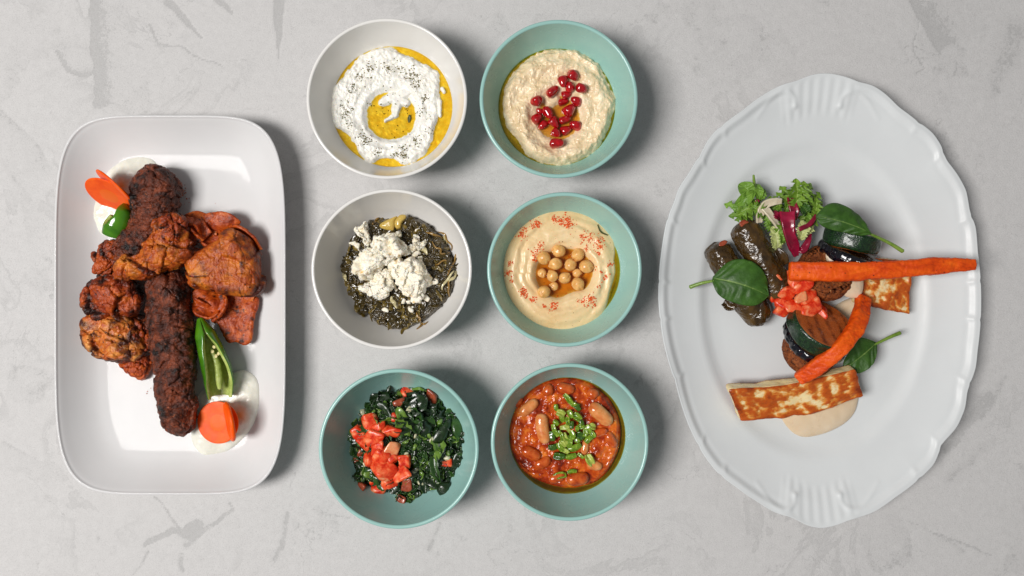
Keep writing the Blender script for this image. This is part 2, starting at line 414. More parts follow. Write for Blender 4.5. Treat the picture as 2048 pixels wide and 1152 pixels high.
    # skirt so the top has a real thickness
    n = len(V); a = np.arange(ny); b = np.arange(nx)
    loop = np.concatenate([a[:-1], b[:-1] * ny + ny - 1, (nx - 1) * ny + a[::-1][:-1], b[::-1][:-1] * ny]); low = V[loop].copy(); low[:, 2] = -0.03
    k = np.arange(len(loop)); k2 = np.roll(k, -1); V = np.concatenate([V, low]); sk = np.stack([loop, np.roll(loop, -1), n + k2, n + k], 1)
    s = NT('plastered_stone')
    stn = s.attr('stain'); fine = s.noise(900, 4, 0.7); mid = s.noise(140, 5, 0.65, 0.3)
    base = s.ramp(s.mr(mid, 0.25, 0.75), [(0, C(190, 188, 187)), (1, C(200, 198, 197))])
    grit = s.math('MULTIPLY', s.math('SUBTRACT', s.noise(320, 8, 0.75), 0.5), 0.9)
    soft_m = s.math('MULTIPLY', stn, 0.55); crisp = s.mr(s.math('ADD', stn, grit), 0.26, 0.34, 0.0, 0.50)
    # trowel drags: thin plates with one crisp edge, and hairline cracks
    pl = s.noise(9.0, 9, 0.62, 0.9); plate_ = s.math('MULTIPLY', s.mr(pl, 0.535, 0.542), s.mr(pl, 0.60, 0.545)); plate_ = s.math('MULTIPLY', plate_, s.mr(s.noise(5.0, 3), 0.45, 0.58, 0.0, 0.30))
    hl = s.math('ABSOLUTE', s.math('SUBTRACT', s.noise(6.5, 8, 0.6, 0.5), 0.5)); hair = s.math('MULTIPLY', s.mr(hl, 0.0035, 0.001), s.mr(s.noise(14.0, 2), 0.50, 0.60, 0.0, 0.42))
    col = s.mix(s.math('MAXIMUM', s.math('MAXIMUM', soft_m, crisp), s.math('MAXIMUM', plate_, hair)), base, C(148, 147, 146))
    col = s.mix(s.mr(fine, 0.25, 0.75, 0.0, 0.24), col, C(235, 235, 235)); col = s.mix(s.mr(s.noise(1500, 2, 0.5), 0.55, 0.72, 0.0, 0.32), col, C(120, 120, 120))
    s.ln(col, s.b.inputs['Base Color']); s.ln(s.mr(mid, 0.3, 0.7, 0.5, 0.7), s.b.inputs['Roughness']); s.b.inputs['Specular IOR Level'].default_value = 0.08
    s.bump([(s.noise(700, 6, 0.75), 0.4, 0.0008), (mid, 0.25, 0.001)])
    o = add('tabletop', V, [F, sk], s.m, attrs={'stain': np.concatenate([st, np.zeros(len(loop))])}, kind='structure')
    o['label'] = 'pale grey plastered stone tabletop with trowel marks'
build_table()
ZT = 0.0

# ================================================================== crockery
WHITE = glaze('white_glaze', C(230, 228, 224), 0.16)
TRAYW = glaze('white_tray_glaze', C(214, 213, 213), 0.08, wave=0.012)
TRAYW.node_tree.nodes['Principled BSDF'].inputs['Specular IOR Level'].default_value = 0.08
PLATW = glaze('white_porcelain', C(215, 218, 219), 0.36)
PLATW.node_tree.nodes['Principled BSDF'].inputs['Specular IOR Level'].default_value = 0.22
TEAL = glaze('teal_glaze', C(152, 194, 187), 0.25)

HB = 0.060
BP = np.array([(0, 0.0), (0.30, 0.0), (0.48, 0.018), (0.60, 0.065), (0.70, 0.155), (0.775, 0.27), (0.84, 0.42), (0.90, 0.60), (0.955, 0.80), (1.0, 1.0)])
BPF = catmull(BP, 60)
class Bowl:
    def __init__(s, name, cx, cy, dia_px, mat, label, lip=0.0032):
        c = P(cx, cy, HB); s.c = c[:2]; s.R = LN(dia_px / 2, HB); s.lip = lip; s.Ri = s.R - lip; s.zf = 0.0085
        inner = np.c_[BPF[:, 0] * s.Ri, s.zf + BPF[:, 1] * (HB - 0.0012 - s.zf)]
        a = np.linspace(0, np.pi, 14)[1:-1]; m = (s.R + s.Ri) / 2
        lipp = np.c_[m - np.cos(a) * lip / 2, HB - 0.0012 + np.sin(a) * lip * 0.42]
        outer = np.c_[np.interp(np.linspace(1, 0.12, 40), BPF[:, 1], BPF[:, 0]) * s.Ri + lip, np.linspace(HB - 0.0012, 0.0095, 40)]
        rf = 0.50 * s.R
        foot = np.array([(rf + 0.0035, 0.006), (rf + 0.0025, 0.0012), (rf + 0.001, 0.0003), (rf - 0.002, 0.0003), (rf - 0.003, 0.002), (rf - 0.004, 0.0035), (0.0, 0.0035)])
        prof = np.concatenate([[(1e-5, s.zf)], inner[1:], lipp, outer])
        V, F = lathe(prof, 160); V[:, 0] += s.c[0]; V[:, 1] += s.c[1]
        s.root = thing(name, (s.c[0], s.c[1], 0), label, 'bowl', 'six small meze bowls')
        add('body', V, F[:, ::-1], mat, s.root)
        V2, F2 = lathe(np.concatenate([outer[-1:] * np.array([1, 1]), foot]), 120); V2[:, 0] += s.c[0]; V2[:, 1] += s.c[1]
        add('foot_ring', V2, F2[:, ::-1], mat, s.root)
    def wallz(s, r): return s.zf + np.interp(r / s.Ri, BPF[:, 0], BPF[:, 1]) * (HB - 0.0012 - s.zf)
    def wallr(s, z): return s.Ri * np.interp((z - s.zf) / (HB - 0.0012 - s.zf), BPF[:, 1], BPF[:, 0])
b_lab = Bowl('bowl', 773.5, 197, 322, WHITE, 'white glazed bowl holding white yoghurt dip with golden oil', 0.0030)
b_bab = Bowl('bowl', 1117.5, 197.5, 317, TEAL, 'teal glazed bowl holding beige dip topped with red seeds', 0.0036)
b_grn = Bowl('bowl', 783, 538.5, 322, WHITE, 'white glazed bowl holding dark stewed greens and white cheese', 0.0030)
b_hum = Bowl('bowl', 1129, 539, 310, TEAL, 'teal glazed bowl holding smooth hummus topped with chickpeas', 0.0036)
b_tab = Bowl('bowl', 797.5, 898, 321, TEAL, 'teal glazed bowl holding chopped parsley salad with diced tomato', 0.0036)
b_stw = Bowl('bowl', 1139.5, 884.5, 316, TEAL, 'teal glazed bowl holding red bean stew topped with chopped green pepper', 0.0036)

def build_tray():
    zr = 0.032; cx, cy = 339.5, 610.0; a0, b0 = LN(231.5, zr), LN(380, zr); c = P(cx, cy, zr); M = 400
    th = np.linspace(0, 2 * np.pi, M, endpoint=False)
    def ring(inset, z, n):
        a, b = a0 - inset, b0 - inset; ct, sn = np.cos(th), np.sin(th)
        # rounded rectangle through a superellipse, sampled evenly
        x = np.sign(ct) * np.abs(ct) ** (2 / n) * a; y = np.sign(sn) * np.abs(sn) ** (2 / n) * b
        return np.stack([x + c[0], y + c[1], np.full(M, z)], 1)
    zf = 0.0075; prof = []
    # floor -> fillet -> sloping wall -> rim -> outside
    for ins in (0.085, 0.078, 0.070, 0.064): prof.append((ins, zf))
    cv = catmull(np.array([(0.062, zf + 0.00003), (0.050, zf + 0.0002), (0.042, zf + 0.0006), (0.035, zf + 0.0014), (0.028, zf + 0.0032), (0.0215, zf + 0.0066), (0.015, zf + 0.0115), (0.009, zf + 0.0170), (0.0040, zf + 0.0222), (0.0022, zr - 0.0008)]), 44)
    prof += [tuple(q) for q in cv]
    for t in np.linspace(0, np.pi, 10)[1:]: prof.append((0.0011 + 0.0011 * np.cos(t), zr - 0.0008 + 0.0009 * np.sin(t)))
    cv2 = catmull(np.array([(0.0, zr - 0.001), (0.006, zr - 0.012), (0.014, zr - 0.021), (0.022, 0.0055), (0.030, 0.0030), (0.036, 0.0006)]), 26)
    prof += [tuple(q) for q in cv2[1:]] + [(0.040, 0.0004), (0.043, 0.0022), (0.085, 0.0022)]
    rings = [ring(i, z, 5.2 - min(i, 0.045) / 0.045 * 0.3) for i, z in prof]
    V = np.concatenate(rings); F = ring_faces(len(rings), M); n = len(V)
    V = np.concatenate([V, [[c[0], c[1], zf]], [[c[0], c[1], 0.0022]]]); j = np.arange(M); k = (j + 1) % M
    caps = np.concatenate([np.stack([np.full(M, n), j, k], 1), np.stack([np.full(M, n + 1), (len(rings) - 1) * M + k, (len(rings) - 1) * M + j], 1)])
    o = add('serving_plate', V, [F[:, ::-1], caps], TRAYW, label='white rounded rectangular plate carrying grilled meats', cat='plate')
build_tray(); ZP = 0.0076

def build_platter():
    zr = 0.029; cx, cy = 1641.0, 601.0; c = P(cx, cy, zr)[:2]; M = 1200
    q = np.array([(13, 455), (51, 448), (76, 438), (107, 431), (131, 415), (159, 387), (194, 361), (228, 335), (246, 307), (253, 283), (277, 252), (294, 221), (301, 179), (313, 148), (317, 99), (324, 0),
                  (317, -99), (313, -136), (296, -182), (292, -216), (276, -253), (246, -286), (230, -328), (196, -361), (151, -395), (109, -424), (59, -439), (42, -447), (5, -456), (-24, -451), (-54, -434), (-91, -424), (-124, -403), (-166, -374), (-204, -345), (-233, -307), (-262, -249), (-287, -166), (-310, -91),
                  (-322, 1), (-315, 106), (-305, 162), (-291, 196), (-282, 224), (-261, 255), (-237, 294), (-223, 321), (-206, 342), (-185, 358), (-154, 380), (-115, 410), (-77, 431), (-46, 439), (-15, 452)], float)
    ang = np.arctan2(q[:, 1], q[:, 0]); rad = np.hypot(q[:, 0], q[:, 1]); o = np.argsort(ang); ang, rad = ang[o], rad[o]
    ell = lambda t, a, b: a * b / np.sqrt((b * np.cos(t)) ** 2 + (a * np.sin(t)) ** 2)
    th = np.linspace(0, 2 * np.pi, M, endpoint=False); t4 = np.abs(np.arctan2(np.sin(th), np.cos(th))); t4 = np.where(t4 > np.pi / 2, np.pi - t4, t4)
    fac = np.interp(np.arctan2(np.sin(th), np.cos(th)), ang, rad / ell(ang, 323, 455), period=2 * np.pi); ker = np.hanning(19); ker /= ker.sum()
    fac = np.convolve(np.pad(fac, 9, 'wrap'), ker, 'valid')
    cusp = np.zeros(M); hook = np.zeros(M)
    for ca in (0.50, 0.875, 1.06, 0.12): cusp += np.exp(-((t4 - ca) / 0.014) ** 2) * 0.004; hook += np.exp(-((t4 - ca) / 0.020) ** 2)
    out = LN(ell(th, 323, 455), zr) * (fac - cusp); smooth_o = LN(ell(th, 318, 440), zr)
    zf = 0.0085; wa, wb = LN(205, 0.01), LN(282, 0.01); well = ell(th, wa, wb)
    prof = [(0.0, zf), (0.25, zf), (0.5, zf), (0.75, zf + .0001), (0.9, zf + 0.0003), (1.0, zf + 0.0012), (1.04, zf + 0.0022), (1.08, zf + 0.0042), (1.11, zf + 0.0057), (1.14, zf + 0.0066)]
    rings = [np.stack([c[0] + well * f * np.cos(th), c[1] + well * f * np.sin(th), np.full(M, z)], 1) for f, z in prof[1:]]
    NR = 84; top = []
    scr = catmull(np.array([(46, 392), (49, 408), (60, 418), (78, 418), (96, 406), (112, 384), (122, 368)], float), 60); scr = np.c_[LN(scr[:, 0], zr), LN(scr[:, 1], zr), np.linspace(1, .25, 60)]
    ax = np.pi / 2 - t4                              # angle from the long axis
    shell = sstep(0.20, 0.15, ax); flut = np.cos(ax * 2 * np.pi / 0.048)
    for i, u in enumerate(np.linspace(0, 1, NR)):
        w0 = well * 1.17; r = w0 + (out - w0) * (u) ; blend = u ** 3
        r = (w0 + (smooth_o - w0) * u) * (1 - blend) + r * blend
        z = zf + 0.0070 + (zr - zf - 0.0095) * (0.55 * u + 0.45 * u ** 2.2) + np.zeros(M)
        lipw = 0.018; d = (out - r)
        lip = np.exp(-((d - 0.0042) / 0.0030) ** 2) * 0.0010 * (1 - shell)
        inner = -np.exp(-((d - 0.0095) / 0.0028) ** 2) * 0.0003 * (1 - shell)
        fl = shell * 0.00024 * flut * sstep(0.040, 0.028, d) * sstep(0.0, 0.006, d) + shell * 0.0010 * sstep(0.034, 0.020, d)
        hk = hook * np.exp(-((d - 0.0075) / 0.0035) ** 2) * 0.0005 * (1 - shell)
        X_, Y_ = np.abs(r * np.cos(th)), np.abs(r * np.sin(th)); dd = np.hypot(X_[:, None] - scr[None, :, 0], Y_[:, None] - scr[None, :, 1]); kk = dd.argmin(1); dm = dd.min(1)
        sc_ = 0.0011 * scr[kk, 2] * np.exp(-(dm / 0.0024) ** 2) + 0.0007 * np.exp(-(np.hypot(X_ - scr[0, 0], Y_ - scr[0, 1]) / 0.0030) ** 2)
        top.append(np.stack([c[0] + r * np.cos(th), c[1] + r * np.sin(th), z + lip + inner + fl + hk + sc_], 1))
    rings += top; ze = top[-1][:, 2]
    for t in np.linspace(0, np.pi, 9)[1:]:
        rings.append(np.stack([c[0] + (out + 0.0006 * np.sin(t)) * np.cos(th), c[1] + (out + 0.0006 * np.sin(t)) * np.sin(th), ze - 0.0013 * (1 - np.cos(t))], 1))
    for u in np.linspace(0, 1, 12)[1:]:
        r = out + (well * 1.05 - out) * u; rings.append(np.stack([c[0] + r * np.cos(th), c[1] + r * np.sin(th), (ze - 0.0026) * (1 - u) + 0.0032 * u], 1))
    for f, z in ((0.99, 0.0004), (0.95, 0.0003), (0.92, 0.003)): rings.append(np.stack([c[0] + well * f * np.cos(th), c[1] + well * f * np.sin(th), np.full(M, z)], 1))
    V = np.concatenate(rings); n = len(V); F = ring_faces(len(rings), M); j = np.arange(M); k = (j + 1) % M; lr = (len(rings) - 1) * M
    V = np.concatenate([V, [[c[0], c[1], zf]], [[c[0], c[1], 0.003]]])
    caps = np.concatenate([np.stack([np.full(M, n), j, k], 1), np.stack([np.full(M, n + 1), lr + k, lr + j], 1)])
    add('oval_platter', V, [F[:, ::-1], caps], PLATW, None, 'white oval porcelain platter with scalloped shell-moulded rim', 'platter')
build_platter(); ZO = 0.0087

# ================================================================== food in the bowls
class Field:
    """a mass of food filling a bowl: height h(px, py) over photo pixels at height z0, clipped to the bowl wall"""
    def __init__(s, bowl, cx, cy, Rpx, z0, fn, nr=110, nt=260, base=None):
        s.b, s.cx, s.cy, s.z0, s.fn, s.R = bowl, cx, cy, z0, fn, Rpx
        t = np.linspace(0, 1, nr + 1)[1:] ** 0.8; th = np.linspace(0, 2 * np.pi, nt, endpoint=False)
        px = (cx + Rpx * np.outer(t, np.cos(th))).ravel(); py = (cy + Rpx * np.outer(t, np.sin(th))).ravel()
        px = np.concatenate([[cx], px]); py = np.concatenate([[cy], py])
        V = s.pts(px, py); i = np.arange(nr - 1)
        F = ring_faces(nr, nt, 1); j = np.arange(nt); k = (j + 1) % nt
        s.V, s.F, s.px, s.py = V, [F, np.stack([np.zeros(nt, int), k, j], 1)], px, py
    def pts(s, px, py):
        px = np.atleast_1d(np.asarray(px, float)); py = np.atleast_1d(np.asarray(py, float)); k = PX * (D - s.z0) / D
        V = np.stack([(px - 1024) * k, -(py - 576) * k, s.fn(px, py)], 1)
        r = np.hypot(V[:, 0] - s.b.c[0], V[:, 1] - s.b.c[1]); w = s.b.wallz(np.minimum(r, s.b.Ri))
        V[:, 2] = np.maximum(V[:, 2], w - 0.0006)
        rr = s.b.wallr(V[:, 2] + 0.0002); f = np.minimum(1, (rr + 0.0003) / np.maximum(r, 1e-6))
        V[:, 0] = s.b.c[0] + (V[:, 0] - s.b.c[0]) * f; V[:, 1] = s.b.c[1] + (V[:, 1] - s.b.c[1]) * f
        return V
    def at(s, px, py): return s.pts(px, py)[0]
def oil_pool(name, field, zo, mat, parent, cpx, Rpx=None, nr=60, nt=120, rin=0.0):
    """flat pool at level zo around pixel cpx out to Rpx (or to the bowl wall); the food rises through it"""
    b = field.b; k = PX * (D - field.z0) / D
    c = np.array(b.c) if Rpx is None else np.array([(cpx[0] - 1024) * k, -(cpx[1] - 576) * k]); R = b.wallr(zo) + 0.0002 if Rpx is None else Rpx * k
    t = np.linspace(0, 1, nr + 1)[1:] ** 0.7; th = np.linspace(0, 2 * np.pi, nt, endpoint=False)
    x = np.concatenate([[0], np.outer(t, np.cos(th)).ravel()]) * R + c[0]; y = np.concatenate([[0], np.outer(t, np.sin(th)).ravel()]) * R + c[1]
    q = field.pts(x / k + 1024, -y / k + 576); dep = np.clip(zo - q[:, 2], 0, 1)
    V = np.stack([x, y, np.full(len(x), zo)], 1)
    F = ring_faces(nr, nt, 1); j = np.arange(nt); kk = (j + 1) % nt; T = np.stack([np.zeros(nt, int), j, kk], 1)
    far = np.hypot(x - c[0], y - c[1]) >= rin * R; keepq = (q[F, 2] < zo + 0.0008).any(1) & far[F].all(1); keept = (q[T, 2] < zo + 0.0008).any(1) & far[T].all(1); F = F[keepq][:, ::-1]; T = T[keept][:, ::-1]
    used = np.unique(np.concatenate([F.ravel(), T.ravel()]).astype(int)); mp = -np.ones(len(V), int); mp[used] = np.arange(len(used))
    return add(name, V[used], [mp[F][:, ::-1], mp[T][:, ::-1]], mat, parent, attrs={'depth': dep[used]})
def flakes(field, spots, mat, name, parent, size=(0.0003, 0.0008), seed=0, lift=0.3):
    """tiny irregular flakes strewn on the surface; spots = (px, py, spread, count)"""
    r = np.random.default_rng(seed); base, F0 = ico(1); parts = []
    for (x, y, sp, n) in spots:
        qx = x + r.normal(size=n) * sp; qy = y + r.normal(size=n) * sp; Q = field.pts(qx, qy)
        for q in Q:
            sz = r.uniform(*size) * np.array([r.uniform(0.7, 1.8), r.uniform(0.6, 1.2), 0.55]); v = base * sz * (1 + 0.35 * r.normal(size=(len(base), 1)).clip(-1, 1))
            parts.append((v @ rotm((r.uniform(-.4, .4), r.uniform(-.4, .4), r.uniform(0, 6.3))).T + q + [0, 0, sz[2] * lift], F0))
    V, F = join(parts); return add(name, V, F, mat, parent, kind='stuff', smooth=False)
def polar(px, py, cx, cy): return np.hypot(px - cx, py - cy), np.arctan2(py - cy, px - cx)
def n2(px, py, size, oc=4, seed=0, gain=0.5, ridged=False):
    return fbm(np.stack([px, py, np.zeros_like(px) + seed * 3.7], 1), size, oc, seed, gain, ridged)
def adist(a, b): return np.abs(np.arctan2(np.sin(a - b), np.cos(a - b)))

OLIVE = oil_mat('olive_oil', C(252, 234, 130), C(236, 198, 58)); OLIVE2 = oil_mat('green_olive_oil', C(238, 226, 130), C(176, 168, 50))
AMBER = oil_mat('amber_oil', C(252, 236, 176), C(234, 200, 116))

# ---------------------------------------------------------------- yoghurt dip
ZL = 0.0265
def h_lab(px, py):
    r, t = polar(px, py, 781, 214); rw, tw = polar(px, py, 780, 226)
    wob = n2(px, py, 26, 4, 2) ; wob2 = n2(px, py, 11, 3, 8)
    redge = 119 + 5 * wob + 4 * wob2 - 22 * sstep(0.9, 0.2, adist(t, 0.15)) - 15 * sstep(0.30, 0.1, adist(t, 1.62)) - 18 * sstep(0.42, 0.12, adist(t, 2.45)) - 13 * sstep(0.6, 0.1, adist(t, -1.1)) - 7 * sstep(0.4, .1, adist(t, -2.5))
    rwell = 53 + 4.5 * n2(px, py, 30, 3, 5) + 6 * np.sin(tw * 1 + 0.4)
    h = ZL + 0.0052 * sstep(redge + 3, redge - 9, r) * sstep(rwell - 14, rwell + 16, rw) - 0.0022 * sstep(redge - 2, redge + 6, r) - 0.02 * sstep(redge + 6, redge + 16, r) - 0.0030 * sstep(rwell + 4, rwell - 22, rw)
    lump = sstep(redge + 4, redge - 6, r) * (0.35 + 0.65 * sstep(rwell + 6, rwell + 30, rw))
    h = h + lump * (0.0016 * n2(px, py, 34, 3, 11) + 0.0017 * np.maximum(n2(px, py, 15, 4, 12, 0.6), -0.3) + 0.0008 * n2(px, py, 6, 3, 14)) * 1.75
    h = h + 0.0007 * np.sin(rw / 3.2 + tw * 1.0 + 1.5 * wob) * sstep(rwell - 6, rwell + 6, rw) * sstep(rwell + 34, rwell + 16, rw)      # spoon ridges
    # the curl of yoghurt left in the middle
    def seg(ax, ay, bx, by, w0, w1):
        dx, dy = bx - ax, by - ay; u = np.clip(((px - ax) * dx + (py - ay) * dy) / (dx * dx + dy * dy), 0, 1)
        return sstep(1.15, 0.45, np.hypot(px - ax - dx * u, py - ay - dy * u) / (w0 + (w1 - w0) * u + 2.2 * wob2))
    island = np.max([seg(765, 205, 785, 195, 10, 13), seg(785, 195, 812, 206, 13, 10), seg(795, 205, 790, 230, 13, 8), seg(790, 230, 772, 242, 6, 4), seg(752, 175, 749, 182, 9, 3), seg(800, 192, 822, 180, 11, 14)], axis=0)
    h = np.maximum(h, ZL - 0.0012 + 0.0046 * island + 0.0006 * wob2)
    blobs = np.max([seg(878, 204, 880, 232, 7, 4), seg(884, 178, 888, 184, 5, 4), seg(868, 150, 866, 178, 13, 10)], axis=0)
    return np.maximum(h, ZL - 0.002 + 0.005 * blobs)
f_lab = Field(b_lab, 781, 214, 132, ZL, h_lab, 170, 380)
m_lab = food('thick_yoghurt', [(0.3, C(230, 227, 218)), (0.7, C(240, 238, 231))], 80, 4, 0.5, 0.2, 0.30, 0.1, ((500, 0.25, 0.0008), (160, 0.2, 0.001)), sss=0.25, sssr=(0.002, 0.0015, 0.001))
lab = thing('yoghurt_dip', (b_lab.c[0], b_lab.c[1], b_lab.zf), 'thick white yoghurt dip with golden oil pools and dark herbs', 'dip')
add('yoghurt', f_lab.V, f_lab.F, m_lab, lab)
oil_pool('olive_oil', f_lab, ZL + 0.0003, OLIVE, lab, None, None, 110, 240)
m_zat = food('dried_herb', [(0.3, C(70, 64, 26)), (0.6, C(112, 100, 44)), (0.8, C(146, 128, 60))], 900, 3, rough=0.8)
k_l = crop(600, 20, 0.3038); sp = []
for (x, y, s_, n) in [(465, 385, 22, 34), (580, 400, 14, 32), (400, 450, 20, 36), (350, 515, 18, 22), (335, 545, 14, 12), (315, 650, 22, 36), (300, 700, 16, 20), (335, 765, 20, 18), (400, 822, 16, 20), (450, 862, 24, 40), (530, 940, 14, 16), (640, 960, 16, 34), (690, 965, 18, 40), (690, 930, 22, 20), (770, 860, 22, 34), (850, 800, 16, 18), (800, 680, 18, 18), (825, 590, 16, 26), (780, 510, 20, 24), (745, 455, 24, 44), (700, 410, 28, 24), (640, 380, 24, 14), (850, 720, 12, 8), (465, 625, 9, 7), (700, 640, 10, 7), (520, 545, 60, 8), (600, 640, 110, 50)]:
    q = k_l(x, y); sp.append((q[0], q[1], s_ * 0.3038, n))
flakes(f_lab, sp, m_zat, 'dried_herb_sprinkle', lab, (0.00022, 0.00075), 3)
hb = f_lab.at(*k_l(720, 715)); V, F = ribbon(np.array([f_lab.at(*k_l(722, 690)), f_lab.at(*k_l(716, 742))]) + [0, 0, ZL + 0.0006 - hb[2]], [0.0006, 0.0016, 0.0005], 0, 0.0003, 12, 5, 0.3)
add('herb_leaf', V, F, food('herb_green', [(0.4, C(60, 66, 22)), (0.6, C(78, 80, 26))], rough=0.5), lab)

# ---------------------------------------------------------------- aubergine dip with pomegranate
ZB = 0.0265
def h_bab(px, py):
    r, t = polar(px, py, 1119, 215); rw, tw = polar(px, py, 1116, 237)
    wob = n2(px, py, 24, 4, 52); wob2 = n2(px, py, 10, 3, 58)
    redge = 116 + 5 * wob + 4 * wob2 - 9 * sstep(0.55, 0.15, adist(t, 0.35)) - 7 * sstep(0.4, 0.1, adist(t, -0.45)) - 9 * sstep(0.35, 0.1, adist(t, 2.5)) - 5 * sstep(0.5, 0.1, adist(t, 1.0)) - 5 * sstep(.5, .1, adist(t, 3.05))
    rwell = 46 + 3 * n2(px, py, 30, 3, 55)
    h = ZB + 0.0075 * sstep(redge + 3, redge - 14, r) * sstep(rwell - 12, rwell + 22, rw) - 0.003 * sstep(redge - 2, redge + 6, r) - 0.02 * sstep(redge + 4, redge + 14, r) - 0.0026 * sstep(rwell + 4, rwell - 22, rw)
    m = sstep(redge + 6, redge - 5, r); wet = 0.4 + 0.6 * sstep(rwell - 5, rwell + 22, rw)
    ax = px + 12 * wob; ay = py + 12 * n2(px, py, 24, 3, 61)
    h = h + m * wet * (0.0026 * n2(ax, ay, 30, 3, 62) + 0.0022 * n2(ax, ay, 15, 3, 63, 0.5) + 0.0005 * n2(ax, ay, 9, 2, 66, ridged=True) + 0.0003 * n2(px, py, 5, 2, 64))
    h = h + 0.0014 * np.sin(rw / 6.5 + tw * 1.0 + 2 * wob) * sstep(rwell, rwell + 12, rw) * m
    isl = sstep(1.2, 0.4, np.hypot((px - 1103) / 22, (py - 200) / 20 + 0.3 * wob)) 
    return np.maximum(h, ZB - 0.002 + 0.0062 * isl + 0.0005 * wob2)
f_bab = Field(b_bab, 1120, 215, 130, ZB, h_bab, 170, 380)
m_bab = food('aubergine_cream', [(0.25, C(216, 186, 142)), (0.5, C(236, 212, 174)), (0.75, C(245, 228, 198))], 90, 6, 0.6, 0.5, 0.28, 0.12, ((420, 0.22, 0.001), (900, 0.1, 0.0006)), sss=0.2, sssr=(0.002, 0.0012, 0.0008), specks=[(C(120, 80, 40), 420, 0.72, 0.03)])
bab = thing('aubergine_dip', (b_bab.c[0], b_bab.c[1], b_bab.zf), 'chunky beige aubergine dip with oil filled hollow', 'dip')
add('dip', f_bab.V, f_bab.F, m_bab, bab)
oil_pool('edge_oil', f_bab, ZB - 0.0002, OLIVE2, bab, None, None, 110, 240, 0.68)
oil_pool('hollow_oil', f_bab, ZB + 0.0013, AMBER, bab, (1122, 237), 52, 60, 120)
k_b = crop(940, 20, 0.3038)
m_pom = food('pomegranate_seed', [(0.3, C(130, 2, 10)), (0.55, C(182, 10, 20)), (0.8, C(222, 48, 44))], 160, 3, rough=0.12, rvar=0.04, bumps=((250, 0.1, 0.001),), spec=0.6, sss=0.35, sssr=(0.003, 0.0006, 0.0006), coat=0.5)
pv = []
for i in range(4):
    V, F = facet(5, 40 + i, 3, 4.0, (0.0058, 0.0046, 0.0044), 0.14); V[:, 0] *= 1; V[:, 1] *= 1 - 0.16 * V[:, 0] / 0.0052; V[:, 2] *= 1 - 0.16 * V[:, 0] / 0.0052
    me = make_mesh('pomegranate_seed', V, F); me.materials.append(m_pom); pv.append(me)
for i, (x, y, a, s_, sub) in enumerate([(672, 447, 30, 1.0, 0), (605, 487, 80, .98, 0), (540, 548, -35, 1.0, 0), (652, 525, 60, .85, .2), (725, 533, 10, .98, 0), (630, 567, -20, .85, .3), (612, 606, -10, .8, .3), (697, 607, 15, .9, 0), (435, 610, -40, 1.0, 0), (652, 668, -50, 1.08, -.3), (512, 682, 65, 1.05, 0), (456, 666, 20, .6, .5), (438, 722, -55, .95, 0), (548, 743, 50, .95, .0), (620, 726, -15, .9, .1), (693, 763, 5, .98, 0), (563, 815, 20, .9, 0), (628, 795, -25, .9, .35), (568, 888, 5, 1.12, -.2), (480, 757, -60, .85, .5)]):
    q = f_bab.at(*k_b(x, y)); q[2] = max(q[2], ZB - 0.0006) + 0.0042 * s_ * (0.85 - sub)
    place('pomegranate_seed', pv[i % 4], q, (rng.uniform(-.4, .4), rng.uniform(-.3, .3), -math.radians(a)), s_, None, 'glossy red pomegranate seed on the beige aubergine dip', 'pomegranate seed', 'pomegranate seeds on the aubergine dip')

# ---------------------------------------------------------------- hummus with chickpeas
ZH = 0.0275
def h_hum(px, py):
    r, t = polar(px, py, 1126, 540); rw, tw = polar(px, py, 1128, 547); wob = n2(px, py, 40, 3, 71)
    redge = 122 - 19 * sstep(0.75, 0.25, adist(t, 0.12)) - 5 * sstep(0.4, 0.1, adist(t, -0.62)) - 5 * sstep(0.9, 0.3, adist(t, 0.9)) + 3 * wob
    rwell = 57 + 2.5 * wob + 4 * np.cos(2 * tw + 0.4) - 8 * sstep(0.7, 0.1, adist(tw, 1.2)); sw = sstep(rwell - 4, rwell + 10, rw)
    h = ZH + 0.0060 * sstep(redge + 10, redge - 26, r) * sstep(rwell - 12, rwell + 12, rw) - 0.0035 * sstep(redge - 2, redge + 8, r) - 0.02 * sstep(redge + 6, redge + 18, r) - 0.0046 * sstep(rwell + 2, rwell - 18, rw)
    ph = rw / 15.0 - tw * 1.0 + 0.8 * wob
    h = h + sw * (0.00075 * np.sin(ph * 2) + 0.00035 * np.sin(rw / 3.5 - tw * 1.0 + 2 * wob) + 0.0003 * np.sin(ph * 5.3 + 1)) * sstep(redge, redge - 20, r)
    rg = np.hypot((px - 1205), (py - 560)); h = h + 0.0016 * sstep(1.0, 0.0, np.abs((rw - 88 - 14 * np.sin(tw * 1.5)) / 10)) * sstep(0.9, 0.3, adist(tw, 0.35))
    return h + 0.0002 * n2(px, py, 6, 3, 77)
f_hum = Field(b_hum, 1126, 540, 132, ZH, h_hum, 150, 360)
m_hum = food('hummus_cream', [(0.3, C(226, 190, 138)), (0.6, C(236, 206, 158)), (0.8, C(242, 214, 172))], 45, 4, 0.5, 0.5, 0.32, 0.08, ((260, 0.10, 0.001), (1200, 0.12, 0.0004)), sss=0.2, sssr=(0.002, 0.0012, 0.0008), specks=[(C(150, 90, 50), 500, 0.70, 0.03)])
hum = thing('hummus', (b_hum.c[0], b_hum.c[1], b_hum.zf), 'smooth tan hummus swirled round an oily hollow', 'dip')
add('hummus_cream', f_hum.V, f_hum.F, m_hum, hum)
oil_pool('edge_oil', f_hum, ZH + 0.0000, OLIVE, hum, None, None, 110, 240, 0.72)
oil_pool('hollow_oil', f_hum, ZH + 0.0009, AMBER, hum, (1129, 548), 62, 60, 120)
k_h = crop(950, 370, 0.3038)
m_pap = food('paprika', [(0.3, C(206, 62, 4)), (0.6, C(228, 92, 12)), (0.8, C(238, 128, 34))], 700, 3, rough=0.6)
sp = []
